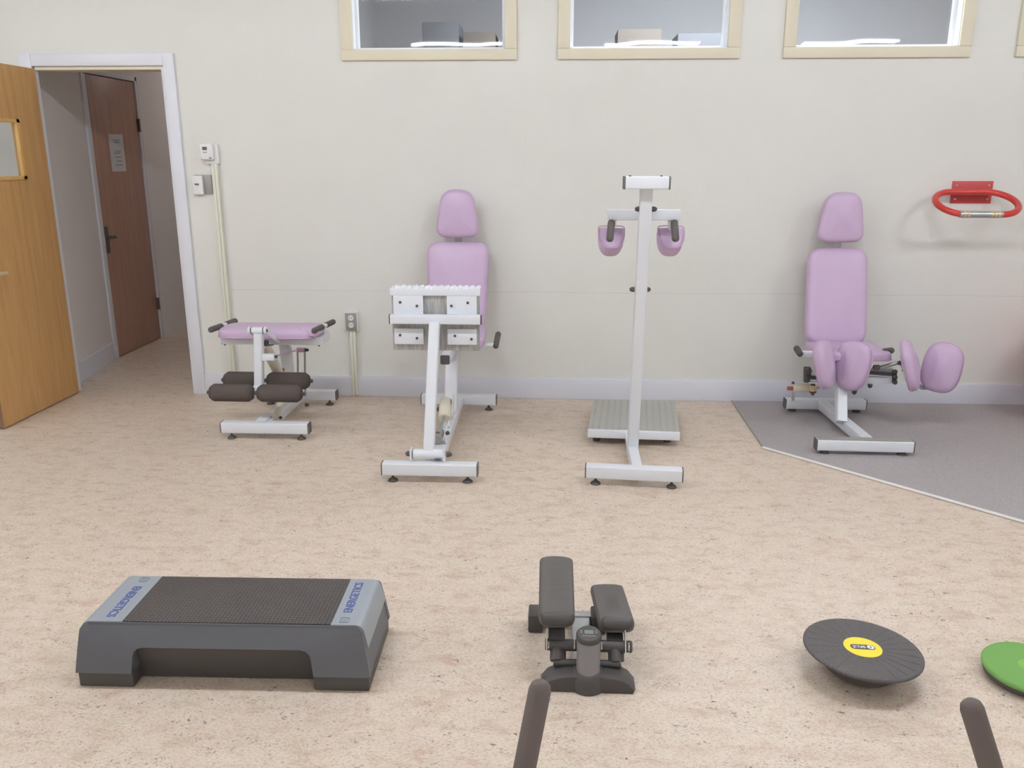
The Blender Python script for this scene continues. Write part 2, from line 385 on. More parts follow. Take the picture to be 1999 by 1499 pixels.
# carpet area with its metal edge strip
cp = BM(); A, B, D = (1.135, WY-0.018), (1.125, 4.335), (2.007, 3.425)
dx = (D[0]-B[0])/(B[1]-D[1]); yE = 2.2
poly = [A, B, (B[0]+(B[1]-yE)*dx, yE), (RX1, yE), (RX1, WY-0.018)]
lo = [cp.verts.new((x, y, 0.0005)) for x, y in poly]; hi = [cp.verts.new((x, y, 0.006)) for x, y in poly]
cp.faces.new(hi); cp.faces.new(lo[::-1])
for i in range(5): cp.faces.new((lo[i], lo[(i+1) % 5], hi[(i+1) % 5], hi[i]))
o = single('carpet', cp, carp, 'grey short pile carpet covering the floor area under the seat at right', 'carpet', (2.5, 4.2, 0)); 
e1 = BM(); beam(e1, (B[0]-0.004, B[1], 0.005), (B[0]+(B[1]-yE)*dx-0.004, yE, 0.005), 0.022, 0.008, 0.003)
struct('trim_1', e1, M['trimm'])
struct('trim_3', beam(BM(), (A[0], A[1]-0.002, 0.004), (B[0], B[1], 0.004), 0.008, 0.007, 0.002), M['oldgrey'])
# door casing and lining
dc = thing('door_frame', 'x', 'x')
for k in ('label', 'category'): del dc[k]
dc['kind'] = 'structure'; dc.name = 'trim_2'; ORG['trim_2'] = V((0, 0, 0))
obj('side_casing', box(BM(), DX1, DX1+0.068, WY-0.02, WY, 0, DZ+0.07, 0.004), M['trimw'], dc)
obj('side_casing', box(BM(), DX0-0.075, DX0, WY-0.02, WY, 0, DZ+0.07, 0.004), M['trimw'], dc)
obj('head_casing', box(BM(), DX0, DX1, WY-0.02, WY, DZ, DZ+0.07, 0.004), M['trimw'], dc)
obj('jamb_lining', box(BM(), DX1-0.02, DX1, WY, WY+T+0.01, 0, DZ-0.02), M['trimw'], dc)
obj('jamb_lining', box(BM(), DX0-0.09, DX0+0.006, WY, WY+0.035, 0, DZ), M['trimw'], dc)
obj('head_lining', box(BM(), DX0, DX1, WY, WY+T+0.01, DZ-0.02, DZ), M['cream'], dc)
# windows
for i, (a, b_) in enumerate(WIN):
    t = bpy.data.objects.new('window_%d' % (i+1), None); C.objects.link(t); t.location = ((a+b_)/2, WY, WZ0); t['kind'] = 'structure'; ORG[t.name] = V(t.location)
    fr_ = BM(); y0, y1 = WY-0.022, WY
    box(fr_, a, b_, y0, y1, WZ0, WZ0+0.06, 0.004); box(fr_, a, b_, y0, y1, WZ1-0.06, WZ1, 0.004)
    box(fr_, a, a+FW, y0, y1, WZ0+0.06, WZ1-0.06, 0.004); box(fr_, b_-FW, b_, y0, y1, WZ0+0.06, WZ1-0.06, 0.004)
    obj('window_frame', fr_, M['cream'], t)
    ln = BM(); ia, ib, iz0, iz1 = a+FW-0.01, b_-FW+0.01, WZ0+0.055, WZ1-0.055
    box(ln, ia, ib, WY, WY+T, iz0, iz0+0.012); box(ln, ia, ib, WY, WY+T, iz1-0.012, iz1)
    box(ln, ia, ia+0.012, WY, WY+T, iz0, iz1); box(ln, ib-0.012, ib, WY, WY+T, iz0, iz1)
    s_ = 0.03
    for q in ((ia, ib, iz0+0.012, iz0+0.012+0.012), (ia, ia+s_, iz0, iz1), (ib-s_, ib, iz0, iz1)): box(ln, q[0], q[1], WY+0.07, WY+0.1, q[2], q[3], 0.003)
    obj('window_sash', ln, M['liner'], t)
    obj('pane', box(BM(), ia+0.012, ib-0.012, WY+0.082, WY+0.086, iz0+0.012, iz1-0.012), M['glass'], t)
# space beyond the high windows
fy = 9.4
struct('wall_beyond', box(BM(), -1.9, 5.0, fy, fy+0.1, 0.0, 3.8), M['farw'])
b2 = BM(); box(b2, -2.0, -1.9, WY+T, fy+0.1, 0, 3.8); box(b2, 5.0, 5.1, WY+T, fy+0.1, 0, 3.8); struct('wall_partition', b2, M['farw'])
struct('wall_beyond_top', box(BM(), -2.0, 5.1, WY, fy+0.1, 3.7, 3.8), M['farw'])
struct('wall_above', box(BM(), RX0, RX1, WY, WY+T, CEIL+0.1, 3.7), M['farw'])
# corridor
def wseg(bm, p, q, z0, z1, th):
    p, q = V((p[0], p[1], 0)), V((q[0], q[1], 0)); n_ = V((-(q-p).y, (q-p).x, 0)).normalized()*th
    vs = [bm.verts.new(x) for x in (p, q, q+n_, p+n_)]; vt = [bm.verts.new(v_.co+V((0, 0, z1))) for v_ in vs]
    for v_ in vs: v_.co.z = z0
    bm.faces.new(vs[::-1]); bm.faces.new(vt)
    for i in range(4): bm.faces.new((vs[i], vs[(i+1) % 4], vt[(i+1) % 4], vt[i]))
cl = [(-3.236, WY+0.036), (-3.375, 6.17), (-3.375, 7.02), (-3.29, 7.5), (-3.29, 9.5)]
cw = BM(); wseg(cw, cl[0], cl[1], 0, 2.6, 0.1)
box(cw, -3.475, -3.375, 6.17, 7.02, 2.12, 2.6)
wseg(cw, cl[2], cl[3], 0, 2.6, 0.1); wseg(cw, cl[3], cl[4], 0, 2.6, 0.1)
box(cw, -3.9, -3.475, 6.15, 7.04, 0, 2.6)
struct('wall_corridor_left', cw, M['corr'])
struct('wall_corridor_right', box(BM(), -2.1, -2.0, WY+T, 9.6, 0, 2.6), M['corr'])
struct('wall_corridor_end', box(BM(), -3.4, -2.0, 9.5, 9.6, 0, 2.6), M['corr'])
struct('ceiling_corridor', box(BM(), -3.9, -2.0, WY+T, 9.6, 2.6, 2.68), M['corr'])
cb = BM(); wseg(cb, (cl[0][0]+0.016, cl[0][1]), (cl[1][0]+0.016, cl[1][1]-0.02), 0, 0.135, 0.016); struct('baseboard_corridor', cb, M['base'])
# brown corridor door
d2 = bpy.data.objects.new('door_2', None); C.objects.link(d2); d2.location = (-3.4, 6.6, 0); d2['kind'] = 'structure'; ORG['door_2'] = V(d2.location)
obj('door_leaf', box(BM(), -3.42, -3.376, 6.235, 6.965, 0.006, 2.08, 0.002), brown, d2)
jb = BM(); box(jb, -3.40, -3.362, 6.17, 6.2, 0, 2.12, 0.003); box(jb, -3.42, -3.37, 6.2, 6.235, 0, 2.08); box(jb, -3.40, -3.362, 6.966, 6.99, 0, 2.12, 0.003); box(jb, -3.40, -3.362, 6.17, 6.99, 2.085, 2.12, 0.003)
obj('door_casing', jb, M['trimw'], d2)
hb = BM(); box(hb, -3.376, -3.370, 6.25, 6.30, 0.80, 1.0, 0.003); cyl(hb, (-3.37, 6.275, 0.92), (-3.33, 6.275, 0.92), 0.010); capsule(hb, (-3.33, 6.265, 0.92), (-3.33, 6.325, 0.918), 0.011)
obj('door_handle', hb, M['cap'], d2)
obj('strike_plate', box(BM(), -3.372, -3.366, 6.21, 6.232, 0.86, 0.93), M['plate'], d2)
hg = BM()
for z in (0.30, 1.75): cyl(hg, (-3.366, 6.966, z-0.05), (-3.366, 6.966, z+0.05), 0.01)
obj('hinge', hg, M['cap'], d2)
pp = single('paper_notice', box(BM(), -3.3755, -3.3735, 6.475, 6.69, 1.395, 1.672), M['paper'], 'white paper notice with faded print taped to the brown corridor door', 'notice', (-3.3755, 6.58, 1.53))
for i, z in enumerate((1.625, 1.61, 1.545, 1.53, 1.50, 1.47, 1.44)):
    obj('printed_line', box(BM(), -3.3736, -3.3731, 6.53+0.012*(i % 3), 6.64-0.01*(i % 2), z, z+0.006), M['logog'], pp)

# oak door leaf, swung into the room
d1 = bpy.data.objects.new('door_1', None); C.objects.link(d1); d1.location = (-3.148, WY, 0); d1['kind'] = 'structure'; ORG['door_1'] = V(d1.location)
lx0, lx1, ly0, ly1 = -3.168, -3.124, 4.44, 5.222; wy0, wy1, wz0, wz1 = 4.56, 4.985, 1.375, 1.715
lf = BM(); box(lf, lx0, lx1, ly0, ly1, 0.008, wz0); box(lf, lx0, lx1, ly0, ly1, wz1, 2.012); box(lf, lx0, lx1, ly0, wy0, wz0, wz1); box(lf, lx0, lx1, wy1, ly1, wz0, wz1)
obj('door_leaf', lf, oak, d1)
obj('edge_strip', box(BM(), lx0+0.001, lx1-0.001, ly0-0.003, ly0, 0.008, 2.012), mat('door_edge', (132, 104, 84), 0.6), d1)
wf = BM(); bw = 0.022
for xa, xb in ((lx1-0.012, lx1+0.008),):
    box(wf, xa, xb, wy0, wy1, wz0, wz0+bw, 0.002); box(wf, xa, xb, wy0, wy1, wz1-bw, wz1, 0.002); box(wf, xa, xb, wy0, wy0+bw, wz0, wz1, 0.002); box(wf, xa, xb, wy1-bw-0.01, wy1, wz0, wz1, 0.002)
pf = obj('glazing_bead', wf, pine, d1)
obj('pane', box(BM(), lx1-0.022, lx1-0.018, wy0, wy1, wz0, wz1), M['glass'], d1)
kb = BM(); disc(kb, (lx1, 4.53, 0.875), (1, 0, 0), 0.028, 0.008); cyl(kb, (lx1, 4.53, 0.875), (lx1+0.05, 4.53, 0.875), 0.011); capsule(kb, (lx1+0.05, 4.50, 0.875), (lx1+0.05, 4.60, 0.872), 0.012)
obj('door_handle', kb, M['brass'], d1)

# ceiling strip lights
for j, ly in enumerate(LY):
    for i, lx in enumerate(LX):
        t = thing('ceiling_light', 'twin tube fluorescent strip on the ceiling, %s, %s' % (('nearest the windowed wall', 'middle row', 'row farthest from the windows')[j], ('far left column', 'left of centre', 'right of centre', 'far right column')[i]), 'ceiling light', (lx, ly, CEIL), 'fluorescent strips on the ceiling')
        obj('housing', box(BM(), lx-0.62, lx+0.62, ly-0.1, ly+0.1, CEIL-0.055, CEIL-0.001, 0.006), M['plate'], t)
        for dy in (-0.055, 0.055):
            obj('tube', cyl(BM(), (lx-0.59, ly+dy, CEIL-0.068), (lx+0.59, ly+dy, CEIL-0.068), 0.013, n=8), tubem[j], t)

# boxes seen dimly through the first two windows
shelf = single('storage_shelf', box(BM(), -1.3, 3.0, 8.3, 8.9, 2.34, 2.38), M['farw'], 'long grey shelf in the dim room behind the high windows', 'shelf', (0.8, 8.6, 2.34))
for (x0, x1, h, m_, lb) in ((-1.36+0.1, -0.92, 0.33, 'slate', 'slate box at the left end of the shelf behind the leftmost window'),
                         (-0.88, -0.58, 0.24, 'tan', 'tan carton beside the slate box behind the leftmost window'),
                         (-0.5, 0.05, 0.30, 'slate', 'wide slate box behind the right half of the leftmost window'),
                         (0.55, 0.95, 0.26, 'tan', 'brown carton behind the left half of the middle window'),
                         (1.1, 1.75, 0.22, 'slate', 'low slate box behind the right half of the middle window')):
    single('storage_box', box(BM(), x0, x1, 8.38, 8.8, 2.38, 2.38+h, 0.006), M[m_], lb, 'box', ((x0+x1)/2, 8.6, 2.38))

# ------------------------------------------------------------------ wall fittings
t = thing('thermostat', 'white wall thermostat with small grey display above the light switch', 'thermostat', (-2.1, WY, 1.53))
obj('back_box', box(BM(), -2.137, -2.052, WY-0.028, WY, 1.463, 1.578, 0.004), M['plate'], t)
bd = obj('body', box(BM(), -2.152, -2.072, WY-0.058, WY-0.028, 1.487, 1.583, 0.006), M['plate'], t)
obj('display', box(BM(), -2.134, -2.106, WY-0.060, WY-0.058, 1.543, 1.562), M['cap'], bd)
for x in (-2.126, -2.113): obj('button', disc(BM(), (x, WY-0.058, 1.530), (0, -1, 0), 0.0035, 0.002, 12), M['cap'], bd)
obj('badge', box(BM(), -2.098, -2.082, WY-0.0595, WY-0.058, 1.494, 1.499), M['cap'], bd)
t = thing('light_switch', 'white light switch with a grey cover plate beside the door casing', 'light switch', (-2.18, WY, 1.33))
sp = obj('switch_plate', box(BM(), -2.228, -2.163, WY-0.034, WY-0.012, 1.280, 1.392, 0.004), M['plate'], t)
obj('toggle', box(BM(), -2.21, -2.185, WY-0.042, WY-0.034, 1.338, 1.346, 0.001), M['cap'], sp)
obj('cover_plate', box(BM(), -2.22, -2.115, WY-0.012, WY, 1.283, 1.397, 0.003), M['oplate'], t, label='grey metal cover plate')
def conduit(label, x, z1, loc):
    t = thing('cable_conduit', label, 'conduit', loc)
    for dx_ in (0.002, 0.0205):
        obj('channel', box(BM(), x-0.009+dx_-0.011, x+0.009+dx_-0.011, WY-0.034, WY, 0.012, z1, 0.004), M['pvc'], t)
    return t
conduit('cream cable conduit running down the wall under the thermostat', -2.082, 1.463, (-2.082, WY, 0.0))
conduit('short cream cable conduit running down from the power outlet to the floor', -1.281, 0.434, (-1.281, WY, 0.0))
t = thing('power_outlet', 'grey metal power outlet box with white double sockets low on the wall', 'power outlet', (-1.281, WY, 0.5))
bx = obj('outlet_box', box(BM(), -1.322, -1.242, WY-0.045, WY, 0.436, 0.560, 0.004), M['plate'], t)
obj('face_plate', box(BM(), -1.318, -1.246, WY-0.049, WY-0.045, 0.440, 0.554, 0.002), M['oplate'], t)
for z in (0.522, 0.476):
    s_ = obj('socket', disc(BM(), (-1.282, WY-0.049, z), (0, -1, 0), 0.017, 0.003, 24), M['plate'], t)
    sl = BM(); box(sl, -1.290, -1.287, WY-0.0528, WY-0.052, z-0.006, z+0.007); box(sl, -1.277, -1.274, WY-0.0528, WY-0.052, z-0.006, z+0.007)
    obj('slots', sl, M['cap'], s_)

# red wall bar
t = thing('wall_grab_bar', 'red tubular loop bar on a red bracket plate mounted on the wall', 'grab bar', (2.45, WY, 1.3))
pb = BM(); box(pb, 2.335, 2.57, WY-0.006, WY, 1.237, 1.366, 0.002); pl = obj('bracket_plate', pb, M['redm'], t)
for x in (2.36, 2.545):
    for z in (1.262, 1.342): obj('screw', disc(BM(), (x, WY-0.006, z), (0, -1, 0), 0.006, 0.004, 12), M['steel'], pl)
obj('support_arm', box(BM(), 2.345, 2.56, WY-0.05, WY-0.005, 1.288, 1.300, 0.002), M['red'], t)
up_c = V((0, 5.175, 1.306)); lo_c = V((0, 4.945, 1.192)); cen = (up_c+lo_c)/2; vv_ = (up_c-lo_c); rr = vv_.length/2; vv_.normalize()
pts = []; xl, xr = 2.305, 2.497
for k in range(17): a = math.pi/2+math.pi*k/16; pts.append(V((xl, 0, 0))+cen+V((1, 0, 0))*(rr*math.cos(a))+vv_*(rr*math.sin(a)))
for k in range(17): a = -math.pi/2+math.pi*k/16; pts.append(V((xr, 0, 0))+cen+V((1, 0, 0))*(rr*math.cos(a))+vv_*(rr*math.sin(a)))
loop = obj('loop_tube', tube(BM(), pts, 0.0180, 16, closed=True), M['red'], t)
slv = BM(); cyl(slv, V((2.262, 0, 0))+lo_c, V((2.495, 0, 0))+lo_c, 0.0190, n=20); obj('metal_sleeve', slv, M['steel'], t)
for x in (2.288, 2.310, 2.436, 2.456, 2.476):
    obj('brass_ring', cyl(BM(), V((x-0.006, 0, 0))+lo_c, V((x+0.006, 0, 0))+lo_c, 0.0203, n=20), M['brass'], t)

# gym ball at the right edge
bl = BM(); bmesh.ops.create_uvsphere(bl, u_segments=48, v_segments=24, radius=0.34)
bc = V((3.135, 4.86, 0.346))
for v_ in bl.verts: v_.co += bc
single('exercise_ball', bl, M['ball'], 'red exercise ball against the wall at the right edge', 'ball', (bc.x, bc.y, 0.006))

# ------------------------------------------------------------------ machine parts
def floor_bar(parent, xa, xb, y, z0=0.036, s=0.06, tilt=0.0, fz=0.0, feet=True, mtop=None):
    """box section bar on the floor, with end caps and levelling feet; tilt = difference in y between the ends"""
    zc = z0+s/2; p0, p1 = V((xa, y-tilt/2, zc)), V((xb, y+tilt/2, zc)); d = (p1-p0).normalized()
    fb_ = obj('floor_bar', beam(BM(), p0, p1, s, s, 0.006), M['white'], parent)
    for p, dd in ((p0, -d), (p1, d)):
        obj('end_cap', beam(BM(), p, p+dd*0.006, s*1.0, s*1.0, 0.007), M['cap'], fb_)
    if feet:
        for p in (p0+d*0.045, p1-d*0.045):
            f = BM(); cyl(f, (p.x, p.y, fz+0.012), (p.x, p.y, z0+0.002), 0.006, n=10)
            lathe(f, (p.x, p.y, fz), (0, 0, 1), [(0.024, 0), (0.024, 0.005), (0.018, 0.011), (0.009, 0.016), (0.007, 0.02)], 20)
            obj('levelling_foot', f, M['rubber'], fb_)
    return fb_
def bolts(parent, pts, d, r=0.010, L_=0.018, name='bolt'):
    for p in pts: obj(name, knob(BM(), p, d, r, L_), M['bolt'], parent)

# ---------- leg curl bench (far left)
cx = -1.585
t = thing('leg_curl_machine', 'low white leg curl bench with lilac pad and black foam ankle rollers', 'exercise machine', (cx, 4.7, 0))
floor_bar(t, -1.818, -1.338, 4.36); floor_bar(t, -1.82, -1.355, 5.03)
obj('base_beam', beam(BM(), (cx, 4.39, 0.066), (cx, 5.0, 0.066), 0.06, 0.06), M['white'], t)
obj('mounting_tongue', box(BM(), cx-0.05, cx+0.01, 4.37, 4.50, 0.097, 0.103, 0.002), M['white'], t)
obj('post', beam(BM(), (cx, 4.86, 0.096), (cx, 4.80, 0.475), 0.062, 0.05, up=V((0, 1, 0))), M['white'], t)
cf = obj('seat_frame', beam(BM(), (-1.905, 4.72, 0.492), (-1.315, 4.72, 0.492), 0.16, 0.05, 0.005), M['white'], t)
bolts(cf, [(-1.888, 4.66, 0.467), (-1.34, 4.66, 0.467)], (0, 0, -1), 0.006, 0.01)
po = outline(0.25, 0.25, 0.56, 0.095)
st = obj('seat', pad(BM(), po, (-1.622, 4.675, 0.517), (0, -1, 0), (1, 0, 0), 0.054, 0.026, 0.006, n=(0, 0, 1)), M['vinyl'], t)
fo = outline(0.15, 0.19, 0.12, 0.035)
obj('side_flap', pad(BM(), fo, (-1.382, 4.66, 0.534), (0, -1, 0), (1, 0, -0.12), 0.048, 0.02, 0.006, n=(0.1, -0.05, 1)), M['vinyl'], st)
obj('seam', piping(BM(), po, (-1.622, 4.675, 0.524), (0, -1, 0), (1, 0, 0), 0.0, 0.0035, n=(0, 0, 1)), M['pipe'], st)
for (xa, xb, sx) in ((-1.925, -1.905, -1), (-1.338, -1.312, 1)):
    p, q = V((xa, 4.56, 0.566)), V((xb, 4.90, 0.556)); mid_ = p.lerp(q, 0.52)
    h = obj('handle', cyl(BM(), p.lerp(q, 0.40), p.lerp(q, 0.62), 0.012), M['white'], t)
    hb_ = BM(); tube(hb_, [mid_, mid_+V((0, 0, -0.03)), (mid_.x, 4.73, 0.50), (mid_.x-sx*0.03, 4.73, 0.49)], 0.010); obj('handle_bracket', hb_, M['white'], h)
    obj('handgrip', capsule(BM(), p, p.lerp(q, 0.44), 0.0165), M['rubber'], h)
    obj('handgrip', capsule(BM(), p.lerp(q, 0.58), q, 0.0165), M['rubber'], h)
# swing arm with rollers
pv = at(503, 645, 4.44)
sw = obj('swing_arm', beam(BM(), at(505, 651, 4.43), at(506, 752, 4.43), 0.047, 0.045, up=V((0, 1, 0))), M['white'], t)
obj('pivot_sleeve', cyl(BM(), pv+V((-0.034, 0, 0)), pv+V((0.034, 0, 0)), 0.018, ch=0.002), M['white'], t)
for sx in (-1, 1):
    obj('bearing_ring', cyl(BM(), pv+V((sx*0.030, 0, 0)), pv+V((sx*0.033, 0, 0)), 0.0188), M['cap'], t)
    lk = BM(); p = pv+V((sx*0.044, 0, 0)); q = V((p.x+(0.02 if sx > 0 else 0.01), 4.6, 0.50)); beam(lk, p, q, 0.008, 0.034, 0.003); disc(lk, p+V((-sx*0.006, 0, 0)), (sx, 0, 0), 0.020, 0.012)
    li = obj('pivot_link', lk, M['white'], t); obj('bolt', knob(BM(), p+V((sx*0.006, 0, 0)), (sx, 0, 0), 0.009, 0.006), M['bolt'], li)
adj = BM(); capsule(adj, at(519, 664, 4.5), at(521, 676, 4.5), 0.015); cyl(adj, at(520, 674, 4.48), at(533, 673, 4.46), 0.0045, n=8); obj('adjuster_knob', adj, M['dark'], t)
obj('damper', cyl(BM(), at(516, 672, 4.50), at(549, 738, 4.68), 0.030, ch=0.004), M['beige'], t)
obj('damper_knob', knob(BM(), at(550, 722, 4.66), (1, -0.5, 0.2), 0.013, 0.018), M['redk'], t)
sb = obj('stub_bracket', beam(BM(), at(513, 697, 4.42), at(537, 697, 4.42), 0.04, 0.034, 0.004), M['white'], t); bolts(sb, [at(537, 696, 4.42)], (1, 0, 0), 0.009, 0.014)
obj('link_rod', cyl(BM(), at(541, 694, 4.44), at(582, 683, 4.9), 0.005, n=8), M['pipe'], t)
rc = obj('rear_clamp', cyl(BM(), at(580, 683, 4.92), at(595, 683, 4.92), 0.015), M['pipe'], t); bolts(rc, [at(596, 683, 4.92)], (1, 0, 0), 0.011, 0.022)
for px in (582, 596): obj('guide_rod', cyl(BM(), at(px-1, 686, 4.94), at(px, 772, 4.94), 0.006, n=10), M['oldgrey'], t)
ft = BM(); beam(ft, at(507, 748, 4.44), at(495, 772, 4.36), 0.04, 0.03, 0.004); obj('arm_foot', ft, M['white'], t)
for (py, Y, xs) in ((767, 4.36, ((410, 495), (503, 589))), (742.5, 4.56, ((438, 506), (522, 604)))):
    a, b_ = at(xs[0][0], py-0.6, Y), at(xs[1][1], py+0.8, Y)
    a = V((a.x, Y, (a.z+b_.z)/2)); b_ = V((b_.x, Y, a.z))
    ax = obj('roller_axle', cyl(BM(), a-V((0.014, 0, 0)), b_+V((0.018, 0, 0)), 0.011, n=12), M['bolt'], t)
    for l, r_ in xs:
        p, q = at(l, py, Y), at(r_, py, Y); p.z = q.z = a.z; L_ = (q-p).length; rr_ = 0.0485
        obj('foam_roller', lathe(BM(), (p.x, Y, a.z), (1, 0, 0), [(0.026, 0), (0.034, 0.004), (rr_-0.003, 0.020), (rr_, 0.028), (rr_, L_-0.028), (rr_-0.003, L_-0.020), (0.034, L_-0.004), (0.026, L_)], 28), M['foam'], t)
obj('inclined_brace', beam(BM(), (cx+0.035, 4.44, 0.10), (cx+0.02, 4.86, 0.235), 0.035, 0.03), M['beige'], t)
bolts(t, [at(548, 816, 4.48)], (0, -0.5, 1), 0.010, 0.010); bolts(t, [at(596, 790, 4.95)], (1, 0, 0), 0.012, 0.022)

# ---------- leg press with lilac seat (left of centre)
cx = -0.583
t = thing('leg_press_machine', 'white seated leg press with lilac back and headrest behind a bolted footplate', 'exercise machine', (cx, 4.4, 0))
floor_bar(t, -0.808, -0.358, 3.77); floor_bar(t, -0.805, -0.35, 4.97)
obj('base_beam', beam(BM(), (cx+0.02, 3.80, 0.066), (cx+0.005, 4.94, 0.066), 0.06, 0.06), M['white'], t)
pz, pY = 0.128, 3.80
sv = obj('pivot_sleeve', cyl(BM(), (-0.665, pY, pz), (-0.520, pY, pz), 0.024, ch=0.002), M['white'], t)
for x, sx in ((-0.672, -1), (-0.512, 1)):
    fl_ = BM(); beam(fl_, (x-0.004, pY, pz-0.028), (x-0.004, pY, pz+0.026), 0.010, 0.05, 0.003, up=V((0, 1, 0))); f = obj('pivot_flange', fl_, M['white'], t); bolts(f, [(x+sx*0.006, pY, pz)], (sx, 0, 0), 0.014, 0.026)
obj('grease_slot', box(BM(), -0.56, -0.53, pY-0.026, pY-0.02, 0.104, 0.112, 0.001), M['cap'], t)
aT = at(848.5, 630, 4.02)
obj('press_arm', beam(BM(), at(837, 889, 3.805), aT, 0.052, 0.05, up=V((0, 1, 0))), M['white'], t)
FYp = 4.06
l_, r_ = at(763, 623, FYp), at(938, 623, FYp); zc = (l_.z+r_.z)/2
cbm = obj('cross_tube', beam(BM(), (l_.x, FYp, zc), (r_.x, FYp, zc), 0.045, 0.044, 0.004), M['white'], t)
for x, s_ in ((l_.x, -1), (r_.x, 1)): obj('end_cap', beam(BM(), (x, FYp, zc), (x+s_*0.006, FYp, zc), 0.045, 0.045, 0.005), M['cap'], cbm)
pY2 = FYp+0.035
q0, q1 = at(768, 683, pY2), at(936, 575, pY2)
fp = obj('footplate', box(BM(), q0.x, q1.x, pY2, pY2+0.008, q0.z, q1.z, 0.002), M['scuff'], t)
lipz = q1.z
lp = BM(); beam(lp, (q0.x-0.004, pY2+0.008, lipz+0.012), (q1.x+0.003, pY2+0.008, lipz+0.012), 0.05, 0.036, 0.004); lip = obj('top_lip', lp, M['white'], fp)
for k in range(14):
    x = q0.x+0.02+(q1.x-q0.x-0.03)*k/13
    for dy in (-0.018, 0.004, 0.024): obj('tread_tooth', lathe(BM(), (x+dy*0.35, pY2+0.008+dy, lipz+0.029), (0, 0, 1), [(0.009, 0), (0.006, 0.007), (0.003, 0.013)], 8), M['white'], lip)
for (xa, xb, ya, yb) in ((769, 826, 575, 616), (873, 931, 576, 617), (771, 827, 641, 671), (874, 931, 642, 672)):
    a, b_ = at(xa, yb, FYp+0.03), at(xb, ya, FYp+0.03)
    mp = obj('mounting_plate', box(BM(), a.x, b_.x, FYp+0.020, FYp+0.034, a.z, b_.z, 0.003), M['white'], fp)
    up_ = ya < 600; left = xa < 850
    pos = ([(781, 590), (814, 597)] if left else [(881, 597), (913, 591)]) if up_ else ([(781, 654), (814, 660)] if left else [(888, 655.5), (920.5, 662)])
    bolts(mp, [at(px, py, FYp+0.020) for px, py in pos], (0, -1, 0), 0.0068, 0.006)
# chair
obj('seat_post', beam(BM(), (cx, 4.60, 0.09), (cx+0.0, 4.72, 0.44), 0.07, 0.055, up=V((0, 1, 0))), M['white'], t)
sbm = obj('seat_beam', beam(BM(), (cx, 4.40, 0.45), (cx, 5.08, 0.45), 0.05, 0.05), M['white'], t)
obj('end_cap', beam(BM(), (cx, 4.40, 0.45), (cx, 4.392, 0.45), 0.05, 0.05), M['cap'], sbm)
so = outline(0.40, 0.36, 0.44, 0.07)
se = obj('seat', pad(BM(), so, (cx, 4.79, 0.476), (1, 0, 0), (0, 1, 0), 0.06, 0.024), M['vinyl'], t)
def backrest(t, cx, Yt, Yb, z0, z1, w0, w1, hz0, hz1, hw0, hw1, hY, tilt=0.0, hr=0.08, rot=0.0):
    u = V((math.cos(rot), math.sin(rot), 0)); vb = V((tilt, Yt-Yb, z1-z0)).normalized(); H_ = (V((0, Yt-Yb, z1-z0))).length
    c = V((cx, (Yt+Yb)/2, (z0+z1)/2)); nrm = u.cross(vb)
    ol = outline(w0, w1, H_, 0.085)
    bo = obj('backrest', pad(BM(), ol, c-nrm*0.0, u, vb, 0.065, 0.028, 0.010), M['vinyl'], t)
    fr_ = BM(); beam(fr_, c-vb*H_*0.48-nrm*0.028, c+vb*H_*0.40-nrm*0.028, 0.05, 0.045, up=V((0, 1, 0))); obj('back_frame', fr_, M['white'], t)
    hc = V((cx+tilt*0.6, hY, (hz0+hz1)/2)); vh = V((tilt, 0.06, 1)).normalized()
    st_ = BM(); beam(st_, c+vb*(H_/2-0.08)-nrm*0.012, (hc.x, hY+0.01, hz0+0.07), 0.045, 0.012, 0.004, up=V((0, 1, 0))); obj('headrest_stem', st_, M['steel'], t)
    ho = outline(hw0, hw1, hz1-hz0, hr)
    obj('headrest', pad(BM(), ho, hc, u, vh, 0.06, 0.03, 0.010), M['vinyl'], t)
backrest(t, cx-0.002, 5.155, 5.02, 0.46, 1.0, 0.335, 0.385, 1.035, 1.315, 0.275, 0.185, 5.13)
for sx in (-1, 1):
    hn = BM(); tube(hn, [(cx+sx*0.04, 4.72, 0.44), (cx+sx*0.20, 4.72, 0.462), (cx+sx*0.245, 4.72, 0.462)], 0.014); h = obj('handle', hn, M['white'], t)
    obj('handgrip', capsule(BM(), (cx+sx*0.250, 4.70, 0.452), (cx+sx*0.262, 4.79, 0.522), 0.0165), M['rubber'], h)
# linkage beside the arm
lg = BM(); beam(lg, at(866, 812, 4.30), at(872, 800, 4.42), 0.07, 0.05, 0.01); 
dm = obj('damper', cyl(BM(), (cx+0.002, 4.30, 0.150), (cx-0.002, 4.42, 0.215), 0.034, ch=0.004), M['beige'], t)
obj('damper_end', cyl(BM(), (cx+0.0, 4.02, 0.125), (cx+0.0, 4.12, 0.135), 0.026, ch=0.004), M['oldgrey'], t)
obj('damper_rod', cyl(BM(), (cx+0.0, 4.10, 0.134), (cx+0.002, 4.32, 0.160), 0.009), M['steel'], t); lg.free()
bolts(dm, [at(856, 847, 4.05), at(858, 799, 4.38)], (-0.6, -0.6, 0.1), 0.013, 0.016)
cr = BM(); beam(cr, (cx+0.045, 4.05, 0.10), (cx+0.045, 4.07, 0.19), 0.01, 0.04, up=V((0, 1, 0))); beam(cr, (cx+0.035, 4.36, 0.13), (cx+0.04, 4.42, 0.25), 0.01, 0.05, up=V((0, 1, 0)))
li = obj('link_plates', cr, M['white'], t); bolts(li, [at(871, 845, 4.05), at(877, 811, 4.36)], (1, -0.2, 0), 0.012, 0.018)
wb = BM(); tube(wb, [at(866, 822, 4.25), at(866, 834, 4.2), at(876, 834, 4.2), at(877, 822, 4.25)], 0.006, 8); obj('yoke', wb, M['white'], t)

